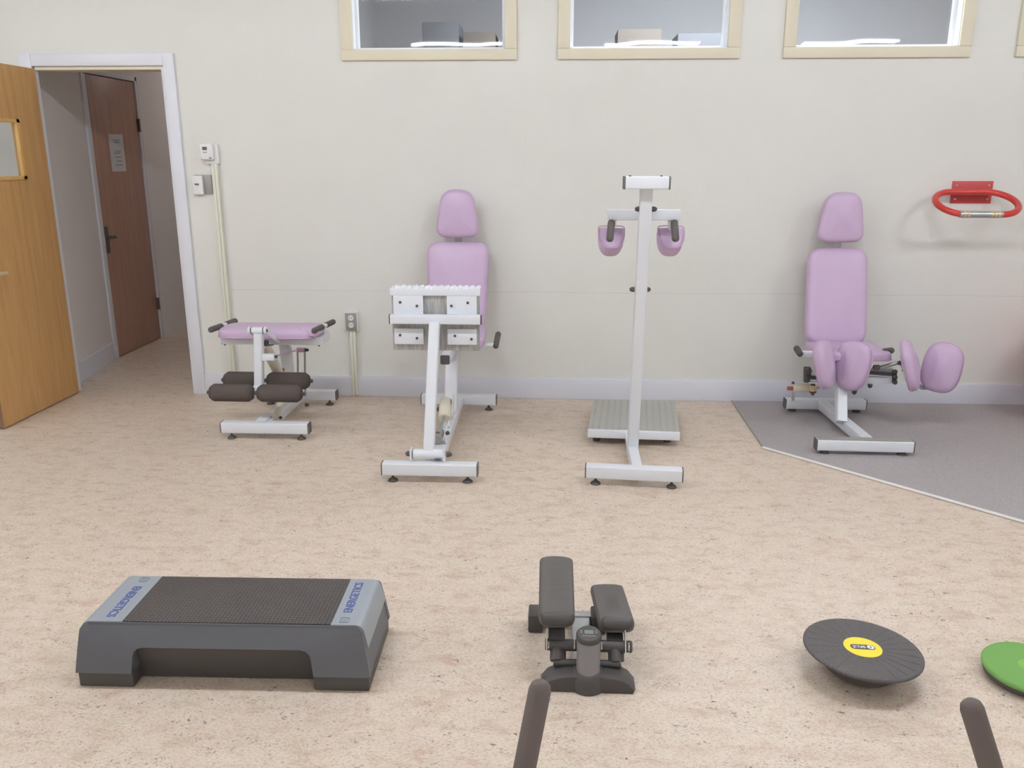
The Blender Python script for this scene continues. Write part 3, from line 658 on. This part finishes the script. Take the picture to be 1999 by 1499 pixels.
# ---------- standing back machine (centre)
t = thing('standing_back_machine', 'tall white T-shaped post machine with lilac shoulder pads and metal foot platform', 'exercise machine', (0.42, 4.3, 0))
floor_bar(t, 0.162, 0.606, 3.765, tilt=-0.036)
obj('base_beam', beam(BM(), (0.401, 3.79, 0.066), (0.405, 4.115, 0.066), 0.052, 0.056), M['white'], t)
obj('platform_arm', beam(BM(), (0.405, 4.10, 0.055), (0.43, 4.80, 0.055), 0.05, 0.03), M['white'], t)
pT = at(1262, 362, 3.74)
ps = obj('post', beam(BM(), (0.405, 4.075, 0.09), pT, 0.054, 0.05, up=V((0, 1, 0))), M['white'], t)
zt = at(1262, 356.5, 3.72).z; l_, r_ = at(1220, 356, 3.72), at(1304, 356, 3.72)
hd = obj('head_bar', beam(BM(), (l_.x, 3.72, zt), (r_.x, 3.72, zt), 0.075, 0.052, 0.005), M['white'], t)
for x, s_ in ((l_.x, -1), (r_.x, 1)): obj('end_cap', beam(BM(), (x, 3.72, zt), (x+s_*0.007, 3.72, zt), 0.076, 0.054, 0.005), M['cap'], hd)
for x in (l_.x+0.02, r_.x-0.03): obj('bolt', knob(BM(), (x, 3.71, zt+0.026), (0, 0, 1), 0.006, 0.005), M['bolt'], hd)
Yc = 3.86; l_, r_ = at(1185, 420, Yc), at(1327, 420, Yc); zc = (l_.z+r_.z)/2+0.002
obj('cross_bar', beam(BM(), (l_.x, Yc, zc), (r_.x, Yc, zc), 0.05, 0.046, 0.004), M['white'], t)
for sgn, px in ((-1, 1192), (1, 1317)):
    tp = at(px+(2 if sgn < 0 else -1), 430, 3.83); bt = at(px-(2 if sgn < 0 else -2), 471, 3.78)
    g = obj('handgrip', capsule(BM(), tp, bt, 0.0165), M['rubber'], t)
    pc = at(1193.5 if sgn < 0 else 1310.5, 463, 3.90)
    n_ = V((0, -0.78, 0.62)).normalized(); u = V((1, 0, 0)); v_ = n_.cross(u)
    dol = [V((0.059*math.copysign(abs(math.cos(R(q)))**0.75, math.cos(R(q))), 0.018+0.076*math.sin(R(q)))) for q in range(180, 361, 9)] + [V((0.059, 0.050)), V((0.052, 0.058)), V((0.03, 0.0595)), V((0.0, 0.06)), V((-0.03, 0.0595)), V((-0.052, 0.058)), V((-0.059, 0.050))]
    pdm = BM(); pad(pdm, dol, pc+n_*0.0, u, v_, 0.088, 0.012, 0.004, n=-n_)
    pb_ = obj('shoulder_pad', pdm, M['vinyl'], t)
    obj('piping', piping(BM(), dol, pc+n_*0.002, u, v_, 0.0, 0.0028, n=n_), M['pipe'], pb_)
    ar = BM(); beam(ar, (tp.x+sgn*-0.01, Yc, zc-0.02), pc-n_*0.02+V((0, 0, 0.05)), 0.028, 0.02, 0.004, up=V((0, 1, 0))); obj('pad_arm', ar, M['white'], t)
for z_px, Y in ((408, 3.77), (565, 3.86)):
    for sx in (-1, 1):
        p = at(1261 if z_px == 408 else 1249.5, z_px, Y); obj('adjuster_knob', knob(BM(), (p.x+sx*0.026, p.y, p.z), (sx, 0, 0), 0.012, 0.022), M['bolt'], ps)
# platform
tw = gd(1148, 837, 0.085); te = gd(1326, 843, 0.085); bw_ = gd(1159, 779, 0.085); be = gd(1317, 781, 0.085)
pm = BM(); zt = 0.085
cs = [tw, te, be, bw_]; n_ = 0.006
lo = [pm.verts.new((p.x, p.y, zt-0.012)) for p in cs]; hi = [pm.verts.new((p.x, p.y, zt)) for p in cs]
pm.faces.new(hi); pm.faces.new(lo[::-1])
for i in range(4): pm.faces.new((lo[i], lo[(i+1) % 4], hi[(i+1) % 4], hi[i]))
pf_ = obj('foot_platform', pm, M['tread'], t)
obj('front_lip', beam(BM(), (tw.x-0.002, tw.y-0.008, zt-0.022), (te.x+0.002, te.y-0.008, zt-0.022), 0.02, 0.046, 0.005), M['white'], pf_)
rv = BM()
for i in range(13):
    for j in range(17):
        if i == 6: continue
        u_ = (i+0.6)/13.2; k = (j+0.5)/17.4
        p = tw.lerp(te, u_).lerp(bw_.lerp(be, u_), k); p.z = zt
        lathe(rv, p, (0, 0, 1), [(0.0075, 0), (0.006, 0.002), (0.0035, 0.0035)], 8)
o = obj('tread_studs', rv, M['steel'], pf_); o['kind'] = 'stuff'
for x in (tw.x+0.05, te.x-0.05):
    obj('platform_foot', cyl(BM(), (x+0.05, 4.9, 0), (x+0.05, 4.9, zt-0.01), 0.02), M['rubber'], t)
    obj('platform_foot', cyl(BM(), (x, 4.42, 0), (x, 4.42, zt-0.01), 0.02), M['rubber'], t)

# ---------- hip abductor seat (right, on the carpet)
CZ = 0.006
t = thing('hip_abductor_machine', 'white seated hip machine with lilac backrest and four lilac thigh pads on carpet', 'exercise machine', (1.64, 4.6, CZ))
fbr = floor_bar(t, 1.376, 1.860, 4.255, 0.026, 0.058, fz=CZ, tilt=-0.012)
obj('tread_strip', beam(BM(), (1.38, 4.262, 0.0865), (1.856, 4.25, 0.0865), 0.046, 0.006, 0.002), M['oldgrey'], fbr)
floor_bar(t, 1.412, 1.885, 5.02, 0.026, 0.06, fz=CZ)
obj('base_beam', beam(BM(), (1.625, 4.99, 0.056), (1.652, 4.28, 0.056), 0.056, 0.056), M['white'], t)
obj('post', beam(BM(), gd(1642, 824, 0.08), at(1642, 735, 4.72), 0.056, 0.05, up=V((0, 1, 0))), M['white'], t)
obj('gusset_plate', box(BM(), at(1631, 750, 4.70).x, at(1648, 750, 4.70).x, 4.70, 4.75, 0.25, 0.38, 0.004), M['white'], t)
backrest(t, 1.660, 5.145, 4.99, 0.43, 0.975, 0.355, 0.345, 1.018, 1.305, 0.285, 0.195, 5.13, tilt=0.012)
so = outline(0.40, 0.40, 0.36, 0.06)
se = obj('seat', pad(BM(), so, (1.685, 4.84, 0.405), (1, 0, 0), (0, 1, 0), 0.05, 0.02), M['vinyl'], t)
obj('seam', piping(BM(), so, (1.685, 4.84, 0.412), (1, 0, 0), (0, 1, 0), 0, 0.0035), M['pipe'], se)
obj('seat_beam', beam(BM(), (1.67, 4.66, 0.375), (1.67, 5.08, 0.375), 0.07, 0.05), M['white'], t)
# handles
a = at(1581, 691, 4.80); b_ = at(1560, 692, 4.76)
h = obj('handle', beam(BM(), (a.x+0.06, 4.80, a.z), (b_.x-0.005, 4.78, b_.z), 0.03, 0.036, 0.004), M['white'], t); obj('handgrip', capsule(BM(), at(1563, 693, 4.75), at(1554, 678, 4.83), 0.018), M['rubber'], h)
h = obj('handle', beam(BM(), at(1705, 690, 4.82), at(1725, 690, 4.80), 0.03, 0.03, 0.004), M['white'], t); obj('handgrip', capsule(BM(), at(1726, 686, 4.72), at(1741, 684, 4.84), 0.018), M['rubber'], h)
# thigh pads
def thigh(name_lab, c, u, v_, w_, h_, th, e=2.7, taper=0.0):
    ol = oval(w_, h_, e, taper=taper); bmp = BM(); u = V(u).normalized(); v_ = V(v_).normalized(); n_ = u.cross(v_).normalized(); v_ = n_.cross(u)
    pad(bmp, ol, c, u, v_, th, 0.036, 0.016); o = obj('thigh_pad', bmp, M['vinyl'], t, label=name_lab)
    obj('piping', piping(BM(), ol, V(c)+n_*0.012, u, v_, 0, 0.004), M['pipe'], o)
    obj('backing_plate', beam(BM(), V(c)-v_*0.07-n_*0.006, V(c)+v_*0.07-n_*0.006, 0.08, 0.010, 0.004, up=n_), M['white'], o)
    return o
thigh('far left thigh pad', at(1600, 712, 4.62), (0.56, 0.83, 0.0), (-0.25, 0.03, 1), 0.20, 0.27, 0.065, taper=0.12)
thigh('second thigh pad from the left', at(1668, 714, 4.66), (0.70, -0.71, 0.0), (0.16, 0.08, 1), 0.19, 0.27, 0.065, taper=0.12)
thigh('third thigh pad from the left', at(1766, 715, 4.62), (0.40, 0.92, 0.0), (-0.30, 0.05, 1), 0.225, 0.28, 0.06, taper=0.05)
thigh('far right thigh pad', at(1840, 717, 4.68), (0.82, -0.56, -0.10), (0.05, 0.08, 1), 0.198, 0.275, 0.075, taper=0.0)
# mechanism, left
m1 = obj('clamp_block', beam(BM(), at(1576, 717, 4.72), at(1575, 745, 4.72), 0.034, 0.04, 0.008, up=V((0, 1, 0))), M['dark'], t)
obj('adjuster_knob', lathe(BM(), at(1576, 724, 4.70), (0, -1, 0), [(0.022, 0), (0.022, 0.012), (0.015, 0.02)], 10), M['rubber'], m1)
obj('pad_arm', beam(BM(), at(1580, 727, 4.73), at(1622, 728, 4.70), 0.03, 0.035, 0.004), M['white'], t)
obj('slide_rail', beam(BM(), at(1578, 737, 4.71), at(1625, 738, 4.70), 0.02, 0.018, 0.003), M['dark'], t)
obj('slide_rail', beam(BM(), at(1578, 746, 4.71), at(1625, 748, 4.70), 0.02, 0.012, 0.003), M['white'], t)
dm = obj('damper', cyl(BM(), at(1548, 757, 4.80), at(1582, 757, 4.80), 0.0255, ch=0.006), M['beige'], t)
obj('red_cap', cyl(BM(), at(1537, 758, 4.80), at(1548, 758, 4.80), 0.011), M['redk'], dm)
obj('bolt', knob(BM(), at(1548, 749, 4.80), (0, 0, 1), 0.009, 0.014), M['bolt'], dm)
cn = BM(); cyl(cn, at(1582, 757, 4.80), at(1600, 757, 4.79), 0.009); obj('connecting_rod', cn, M['brass'], dm)
nu = BM(); cyl(nu, at(1587, 763, 4.76), at(1587, 752, 4.76), 0.018, n=8); nt_ = obj('rod_end', nu, M['brass'], dm)
bn = BM(); cyl(bn, at(1587, 766, 4.76), at(1587, 763, 4.76), 0.019); cyl(bn, at(1587, 752, 4.76), at(1587, 746, 4.76), 0.012); knob(bn, at(1587, 765, 4.76), (0, 0, -1), 0.011, 0.020); obj('bolt', bn, M['bolt'], dm)
obj('damper_stand', beam(BM(), at(1548, 762, 4.83), V((at(1548, 780, 4.98).x, 4.98, 0.088)), 0.02, 0.012, 0.003, up=V((0, 1, 0))), M['white'], t)
# mechanism, right
obj('slide_rail', beam(BM(), at(1690, 727, 4.74), at(1747, 731, 4.72), 0.02, 0.018, 0.003), M['dark'], t)
obj('pad_arm', beam(BM(), at(1650, 722, 4.78), at(1742, 722.5, 4.76), 0.03, 0.026, 0.004), M['white'], t)
gp = BM()
q = [at(1690, 737, 4.72), at(1742, 738, 4.72), at(1742, 750, 4.72), at(1683, 752, 4.72)]
f0 = [gp.verts.new(p) for p in q]; f1 = [gp.verts.new(p+V((0, 0.05, 0))) for p in q]; gp.faces.new(f0); gp.faces.new(f1[::-1])
for i in range(4): gp.faces.new((f0[i], f0[(i+1) % 4], f1[(i+1) % 4], f1[i]))
obj('side_plate', gp, M['white'], t)
rb = BM(); beam(rb, at(1746, 723, 4.71), at(1746, 748, 4.71), 0.020, 0.03, 0.005, up=V((0, 1, 0)))
rbl = obj('rack_block', rb, M['dark'], t)
for py in (725, 736, 746): obj('bolt', lathe(BM(), at(1747, py, 4.69), (0, -1, 0), [(0.013, 0), (0.013, 0.008), (0.007, 0.014)], 8), M['rubber'], rbl)
kn = BM(); capsule(kn, at(1704, 717, 4.68), at(1718, 717, 4.68), 0.0145); obj('adjuster_knob', kn, M['rubber'], t)
obj('link_rod', cyl(BM(), at(1716, 718, 4.72), at(1757, 707, 4.70), 0.010), M['steel'], t)
pbk = obj('pad_bracket', beam(BM(), at(1758, 706, 4.68), at(1776, 742, 4.66), 0.02, 0.02, 0.004), M['steel'], t)
for px, py in ((1757, 708), (1766, 722), (1772, 739)): obj('bolt', lathe(BM(), at(px, py, 4.66), (-0.6, -0.7, 0), [(0.012, 0), (0.012, 0.01), (0.006, 0.018)], 10), M['rubber'], pbk)
bolts(t, [at(1699, 750, 4.71)], (0, 0, -1), 0.013, 0.022); bolts(t, [at(1668, 762, 4.66)], (0, 0, -1), 0.014, 0.024)
obj('cross_link', beam(BM(), at(1655, 757, 4.68), at(1680, 757, 4.68), 0.03, 0.02, 0.004), M['white'], t)
br = BM(); tube(br, [at(1776, 742, 4.66), at(1800, 757, 4.68), at(1826, 757, 4.72), at(1846, 735, 4.72)], 0.012, 10); obj('pad_bracket', br, M['steel'], t)

# ------------------------------------------------------------------ aerobic step
def stepc(x, y, z): return V((x, y, z))
t = thing('aerobic_step', 'long grey aerobic step with black textured top and silver ends', 'aerobic step', (-0.955, 2.27, 0))
O_ = V((-0.953, 2.275, 0)); ry = R(1.2)
def S(x, y, z): return O_ + V((x*math.cos(ry)-y*math.sin(ry), x*math.sin(ry)+y*math.cos(ry), z))
def place(bm):
    for v_ in bm.verts: v_.co = S(*v_.co)
    return bm
HX, HY, ZT, ZR = 0.432, 0.17, 0.197, 0.048     # half length, half depth, top, riser height
def sec(z):                                       # half sizes of the tapered body at height z
    k = (z-ZR)/(ZT-ZR); return HX-0.006*k, HY-0.022*k
bd = BM()
# side aprons with an arched opening: outline in x-z, lofted across y
def apron(ysgn):
    pts = []
    xo = HX-0.165; za = 0.128; r_ = 0.03
    outer = [(-HX, ZR)] + [(-HX+0.010, 0.12)] + [(-HX+0.019+0.024*(1-math.cos(a)), ZT-0.024+0.024*math.sin(a)) for a in [R(q) for q in (5, 20, 40, 60, 90)]]
    outer += [(-x, z) for x, z in outer[::-1]]
    inner = [(xo, ZR)] + [(xo-0.006-r_*(1-math.cos(a)), za-r_+r_*math.sin(a)) for a in [R(q) for q in (0, 30, 60, 90)]]
    inner += [(-x, z) for x, z in inner[::-1]]
    prof = outer+inner
    def yy(z, inset):
        k = (z-ZR)/(ZT-ZR); edge = max(0.0, (z-(ZT-0.02))/0.02); return ysgn*(HY-0.02*k-0.012*edge**2-inset)
    a = [bd.verts.new((x, yy(z, 0), z)) for x, z in prof]; b_ = [bd.verts.new((x, yy(z, 0.02) if z < ZT-0.03 else yy(z, 0.02), z)) for x, z in prof]
    m_ = len(prof)
    f = bd.faces.new(a); g = bd.faces.new(b_[::-1])
    for i in range(m_): bd.faces.new((a[i], a[(i+1) % m_], b_[(i+1) % m_], b_[i]))
    bmesh.ops.triangulate(bd, faces=[f, g])
apron(-1); apron(1)
for sx in (-1, 1):                                # end walls and inner leg walls
    loft(bd, [[V((sx*(HX-0.002), -y_, ZR)), V((sx*(HX-0.002), y_, ZR)), V((sx*(HX-0.03), y_, ZR)), V((sx*(HX-0.03), -y_, ZR))] for y_ in (HY-0.003,)] +
              [[V((sx*(HX-0.0205), -y_, ZT-0.022)), V((sx*(HX-0.0205), y_, ZT-0.022)), V((sx*(HX-0.045), y_, ZT-0.022)), V((sx*(HX-0.045), -y_, ZT-0.022))] for y_ in (HY-0.021,)])
    xi0, xi1 = sx*(HX-0.168), sx*(HX-0.185+0.03)
    box(bd, min(xi0, xi1), max(xi0, xi1), -HY+0.02, HY-0.02, ZR, 0.14)
box(bd, -HX+0.042, HX-0.042, -HY+0.03, HY-0.03, 0.150, ZT-0.001)
body = obj('platform_body', place(bd), M['greyplas'], t)
for sy in (-1, 1):
    pn = BM(); x_ = HX-0.160; ya, yb = sorted((sy*(HY-0.026), sy*(HY-0.038))); 
    q = [(sy*(HY-0.024), 0.140), (sy*(HY-0.030), 0.118), (sy*(HY-0.052), 0.050), (sy*(HY-0.058), 0.002), (sy*(HY-0.070), 0.002), (sy*(HY-0.060), 0.140)]
    loft(pn, [[V((xx, y, z)) for y, z in q] for xx in (-x_, x_)])
    obj('recessed_side_panel', place(pn), M['black'], t)
yT = HY-0.034
obj('top_mat', place(box(BM(), -0.292, 0.318, -yT, yT, ZT-0.002, ZT+0.0035, 0.002)), M['mat'], t)
# silver ends wrap over the ends
xe = HX-0.044
for sx in (-1, 1):
    xin = 0.318 if sx > 0 else -0.292
    pr_ = [(xin, ZT+0.002), (sx*xe, ZT+0.002)] + [(sx*(xe+0.0270*math.sin(R(q))), ZT+0.002-0.026*(1-math.cos(R(q)))) for q in (20, 40, 60, 78)] + [(sx*(HX-0.0065), 0.128)]
    sm = BM(); rings = []
    for i, (x, z) in enumerate(pr_):
        y_ = yT+0.001 if i < len(pr_)-1 else 0.02
        if i == len(pr_)-1: rings.append([(x, -0.142, z), (x, 0.142, z), (x-sx*0.006, 0.142, z), (x-sx*0.006, -0.142, z)])
        else: rings.append([(x, -y_, z), (x, y_, z), (x-(sx*0.006 if i > 3 else 0), y_, z-0.005), (x-(sx*0.006 if i > 3 else 0), -y_, z-0.005)])
    loft(sm, [[V(p) for p in r] for r in rings])
    se_ = obj('end_panel', place(sm), M['silver'], t)
    # lettering
    u = V((-math.sin(ry), math.cos(ry), 0)) * (1 if sx > 0 else -1); v_ = V((0, 0, 1)).cross(u)
    xm = (xin+sx*xe)/2*1.0
    c = S(xm, (0.022 if sx > 0 else -0.022), ZT+0.0024)
    obj('lettering', text_bm('ENERGETICS', 0.036, c, u, v_, 0.0006, sx=0.90), M['blue'], se_)
    lc = S(xm, (-0.112 if sx > 0 else 0.112), ZT+0.0022)
    lgm = BM(); s_ = 0.013
    ring_ = [V((lc + u*p.x + v_*p.y)) + V((0, 0, 0.0005)) for p in outline(2*s_, 2*s_, 2*s_, 0.006)]
    tube(lgm, ring_, 0.0011, 6, closed=True)
    for q in (-0.006, 0.0, 0.006): beam(lgm, lc+u*-0.006+v_*q, lc+u*0.006+v_*q, 0.002, 0.001, 0.0003)
    beam(lgm, lc+u*-0.006+v_*-0.006, lc+u*-0.006+v_*0.006, 0.002, 0.001, 0.0003)
    obj('emblem', lgm, M['logog'], se_)
    rx0, rx1 = sorted((sx*(HX-0.167), sx*(HX-0.004)))
    obj('riser_foot', place(box(BM(), rx0, rx1, -HY+0.004, HY-0.004, 0.0, ZR+0.002, 0.006)), M['black'], t)

# ------------------------------------------------------------------ mini stepper
t = thing('mini_stepper', 'black mini stepper with two foot pedals and grey display column', 'stepper', (0.11, 2.3, 0))
bx_ = 0.112
ar = BM(); prof = []
for k in range(15):
    a = -1+2*k/14; x = 0.137*a; prof.append((x, 0.012+0.046*max(0.0, 1-abs(a)**3.0)**0.62))
top = [(x, z) for x, z in prof]; bot = [(x*0.97, 0.0) for x, z in prof[::-1]]
pf2 = top+bot
rings = [[V((bx_+x*(1 if abs(yy_) < 0.03 else 0.975), 2.182+yy_ - 0.0, z*(1 if abs(yy_) < 0.03 else 0.86))) for x, z in pf2] for yy_ in (-0.036, -0.029, 0.029, 0.036)]
loft(ar, rings); lathe(ar, (bx_, 2.18, 0), (0, 0, 1), [(0.052, 0), (0.052, 0.03), (0.046, 0.055), (0.04, 0.06)], 32)
obj('front_foot', ar, M['black'], t)
cb0, cb1 = V((bx_, 2.170, 0.044)), V((bx_+0.001, 2.200, 0.146))
co = obj('column', cyl(BM(), cb0, cb1, 0.0345, n=36, ch=0.002), M['colg'], t)
dn = V((0, -0.16, 0.98)).normalized()
hd = obj('display_head', lathe(BM(), cb1-dn*0.008, dn, [(0.0345, 0.004), (0.0372, 0.010), (0.037, 0.020), (0.033, 0.025)], 36), M['black'], co)
uu = V((1, 0, 0)); vv2 = dn.cross(uu)
lcdb = BM(); pad(lcdb, outline(0.026, 0.026, 0.017, 0.003), cb1+dn*0.017+vv2*0.004, uu, vv2, 0.0012, 0.0005, 0.0); obj('display_screen', lcdb, M['lcd'], hd)
tx = BM()
for k in range(7): 
    p = cb1+dn*0.0172-vv2*0.012+uu*(-0.017+0.0056*k); beam(tx, p-uu*0.0018, p+uu*0.0018, 0.003, 0.001, 0.0003)
for sx in (-1, 1):
    for q in (0.003, 0.010): p = cb1+dn*0.0172+vv2*q+uu*sx*0.022; beam(tx, p-uu*0.003, p+uu*0.003, 0.002, 0.001, 0.0003)
obj('button_marks', tx, M['print'], hd)
obj('base_plate', beam(BM(), (bx_-0.012, 2.22, 0.032), (bx_-0.012, 2.52, 0.032), 0.062, 0.03, 0.006), M['steel'], t)
rbar = obj('rear_bar', beam(BM(), (bx_-0.17, 2.50, 0.034), (bx_+0.045, 2.50, 0.034), 0.035, 0.035, 0.004), M['steel'], t)
for sx in (-1, 1):
    x = bx_-0.160 if sx < 0 else bx_+0.045
    obj('rear_foot', box(BM(), x-0.024, x+0.024, 2.455, 2.535, 0.0, 0.062, 0.006), M['black'], rbar)
zz = at(1148, 1260, 2.235).z; Yx = 2.235
axm = obj('cross_axle', cyl(BM(), (at(1072, 1260, Yx).x, Yx, zz), (at(1228, 1260, Yx).x, Yx, zz), 0.0175, n=24), M['black'], t)
for a_, b2_ in ((1064, 1072), (1228, 1234)): obj('axle_cap', cyl(BM(), (at(a_, 1260, Yx).x, Yx, zz), (at(b2_, 1260, Yx).x, Yx, zz), 0.018, ch=0.003), M['rubber'], axm)
for px in (1071, 1121, 1174, 1227): obj('chrome_ring', cyl(BM(), (at(px, 1260, Yx).x-0.0015, Yx, zz), (at(px, 1260, Yx).x+0.0015, Yx, zz), 0.0185, n=24), M['chrome'], axm)
z2 = 0.062; obj('lower_axle', cyl(BM(), (at(1080, 1302, 2.2).x, 2.20, z2), (at(1212, 1302, 2.2).x, 2.20, z2), 0.011, n=16), M['dark'], t)
for (pxl, pn, pf3, wd) in ((1085, (2.235, 0.175), (2.505, 0.243), 0.108), (1195, (2.262, 0.118), (2.525, 0.137), 0.108)):
    left = pxl < 1140
    n0 = at(1087 if left else 1205, 1204 if left else 1213, pn[0]); f0_ = at(1086 if left else 1185, 1091 if left else 1144, pf3[0])
    c = (n0+f0_)/2; v_ = (f0_-n0); L_ = v_.length+0.03; v_.normalize(); u = V((1, 0, 0)); n_ = u.cross(v_).normalized(); u = v_.cross(n_)
    hw = wd/2; ol = [V((hw*math.cos(R(q)), -L_/2+0.04+0.04*math.sin(R(q)))) if abs(math.cos(R(q))) > 0.999 else V((math.copysign(hw-0.034+0.034*min(1, abs(math.cos(R(q)))), math.cos(R(q))), -L_/2+0.034+0.034*math.sin(R(q)))) for q in range(180, 361, 10)]
    ol += [V((hw, -L_/2+0.05+k*(L_-0.066)/8)) for k in range(1, 9)] + [V((hw*math.cos(R(q)), L_/2-0.016+0.020*math.sin(R(q)))) for q in range(15, 166, 10)] + [V((-hw, -L_/2+0.05+k*(L_-0.066)/8)) for k in range(8, 0, -1)]
    # rounded far end
    pm = BM(); pad(pm, ol, c-n_*0.032, u, v_, 0.034, 0.006, -0.002)
    pe = obj('pedal', pm, M['pedal'], t)
    rd = BM()
    for k in range(26):
        q = -L_/2+0.05+k*(L_-0.10)/25
        beam(rd, c+v_*q-u*(wd/2-0.014)+n_*0.0002, c+v_*q+u*(wd/2-0.014)+n_*0.0002, 0.004, 0.0010, 0.0003, up=n_)
    obj('tread_ribs', rd, M['pedal'], pe)
    lip_ = BM(); lathe_c = c-v_*(L_/2-0.012); capsule(lip_, lathe_c-u*(wd/2-0.006)-n_*0.004, lathe_c+u*(wd/2-0.006)-n_*0.004, 0.021); obj('toe_lip', lip_, M['black'], pe)
    am = BM(); x = (at(1087 if left else 1200, 1260, Yx).x); beam(am, (x, Yx+0.0, zz+0.012), c-v_*0.06-n_*0.035, 0.05, 0.02, 0.004); am2 = obj('pedal_arm', am, M['dark'], t)
    dmx = BM(); p0 = V((x+(0.0 if left else 0.0), 2.205, 0.062)); cyl(dmx, p0, V((x, Yx-0.002, zz-0.01)), 0.020, ch=0.002)
    cyl(dmx, p0+V((0.018, 0.01, 0.0)), V((x+0.018, Yx+0.02, zz)), 0.010)
    obj('hydraulic_cylinder', dmx, M['black'], t)
    pb_ = BM(); beam(pb_, (x-(0.03 if left else -0.03), 2.215, zz-0.01), (x-(0.03 if left else -0.03), 2.255, zz+0.04), 0.004, 0.03, 0.001); obj('chrome_link', pb_, M['chrome'], t)

# ------------------------------------------------------------------ balance board
bc = gd(1684, 1264, 0.088); rb_ = 0.169
t = thing('balance_board', 'round black balance board with yellow centre label, tilted on its dome', 'balance board', (bc.x, bc.y, 0))
tl = R(1.5); fwdt = R(0.5)
n_ = V((math.sin(tl), math.sin(fwdt), math.cos(tl))).normalized(); u = (V((1, 0, 0)) - n_*n_.x).normalized(); v_ = n_.cross(u)
dk = obj('deck', lathe(BM(), bc-n_*0.012, n_, [(rb_-0.006, 0), (rb_, 0.004), (rb_, 0.009), (rb_-0.003, 0.012), (rb_*0.6, 0.0125), (0.02, 0.0125)], 72), M['board'], t)
# dome foot, rolled so that it rests on the floor
hh = bc.z-0.010; domeR = 0.13
dmb = BM(); prof = []
for k in range(9):
    a = k/8; r_ = 0.122*math.cos(a*math.pi/2*0.72); prof.append((max(r_, 0.01), -0.077*math.sin(a*math.pi/2)))
lathe(dmb, bc-n_*0.010, n_, prof, 40)
mz = min(v2_.co.z for v2_ in dmb.verts)
obj('dome_foot', dmb, M['black'], t)
for ch in [x for x in bpy.data.objects if x.parent == t]:
    ch.location.z -= mz
sh = V((0, 0, -mz))
rg = BM()
for k in range(24):
    a = 2*math.pi*k/24; d_ = u*math.cos(a)+v_*math.sin(a); beam(rg, bc+d_*0.066+sh+n_*0.0005, bc+d_*(rb_-0.012)+sh+n_*0.0005, 0.0022, 0.0016, 0.0005, up=n_)
obj('grip_ribs', rg, M['board'], t)
lb = obj('centre_label', disc(BM(), bc+sh+n_*0.0006, n_, 0.0545, 0.001, 48), M['yellow'], t)
lu = (V((-1, 0.0, 0))-n_*V((-1, 0.0, 0)).dot(n_)).normalized(); lv = n_.cross(lu)
pc = bc+sh+n_*0.0016
pl_ = BM(); pad(pl_, outline(0.072, 0.072, 0.026, 0.0125), pc, lu, lv, 0.0006, 0.0002, 0.0); pll = obj('logo_pill', pl_, M['black'], lb)
obj('logo_dot', disc(BM(), pc-lu*0.023+n_*0.0006, n_, 0.0105, 0.0004, 24), M['whitep'], pll)
obj('logo_mark', text_bm('S', 0.014, pc-lu*0.023+n_*0.0012, lu, lv, 0.0002), M['blue'], pll)
obj('lettering', text_bm('SKLZ', 0.017, pc+lu*0.011+n_*0.0010, lu, lv, 0.0003), M['whitep'], pll)

# ------------------------------------------------------------------ green disc
gc = gd(2010, 1300, 0.045); gr = 0.127
t = thing('balance_disc', 'green round balance disc with black underside cut off by the right edge', 'balance disc', (gc.x, gc.y, 0))
tg = R(2.5); n_ = V((-math.sin(tg)*0.2, -math.sin(tg), math.cos(tg))).normalized()
obj('disc_top', lathe(BM(), gc-n_*0.016, n_, [(gr-0.004, 0), (gr, 0.005), (gr, 0.011), (gr-0.004, 0.0155), (gr-0.012, 0.016), (0.03, 0.017)], 64), M['green'], t)
obj('centre_dimple', lathe(BM(), gc+n_*0.0005, n_, [(0.032, 0), (0.030, 0.001), (0.008, 0.0012)], 32), M['ggreen'], t)
obj('disc_base', lathe(BM(), (gc.x, gc.y, 0), (0, 0, 1), [(gr-0.035, 0), (gr-0.008, 0.012), (gr-0.004, 0.022), (gr-0.006, 0.031)], 64), M['black'], t)

# ------------------------------------------------------------------ foreground hand bars
t = thing('handlebar_frame', 'pair of black foam covered hand bars rising at the bottom edge of the photo', 'exercise machine handles', (0.5, 0.9, 0))
D_ = 1.30; feet = []; rr_ = 0.0176
for (px, py, px2, py2) in ((1057, 1331, 1024, 1499), (1893, 1368, 1934, 1499)):
    tip = V((0, 0, EYE)) + _ray(px, py)*D_; q = V((0, 0, EYE)) + _ray(px2, py2)*D_
    d = (q-tip).normalized(); foot = tip + d*((tip.z-0.03)/-d.z); feet.append(foot)
    obj('upright_tube', cyl(BM(), tip+d*0.03, foot, 0.0125, n=16), M['dark'], t)
    obj('foam_grip', lathe(BM(), tip, d, [(0.006, -0.003), (0.011, 0), (0.0150, 0.004), (rr_, 0.013), (rr_, 0.40), (rr_-0.004, 0.405)], 28), M['hgrip'], t)
    obj('rubber_foot', cyl(BM(), (foot.x, foot.y, 0), (foot.x, foot.y, 0.036), 0.022, ch=0.003), M['rubber'], t)
a, b_ = feet
obj('cross_tube', cyl(BM(), a, b_, 0.0125), M['dark'], t)
mid_ = (a+b_)/2
obj('base_tube', cyl(BM(), mid_, mid_+V((0, -0.6, 0)), 0.0125), M['dark'], t)
obj('rubber_foot', cyl(BM(), (mid_.x, mid_.y-0.6, 0), (mid_.x, mid_.y-0.6, 0.036), 0.022, ch=0.003), M['rubber'], t)
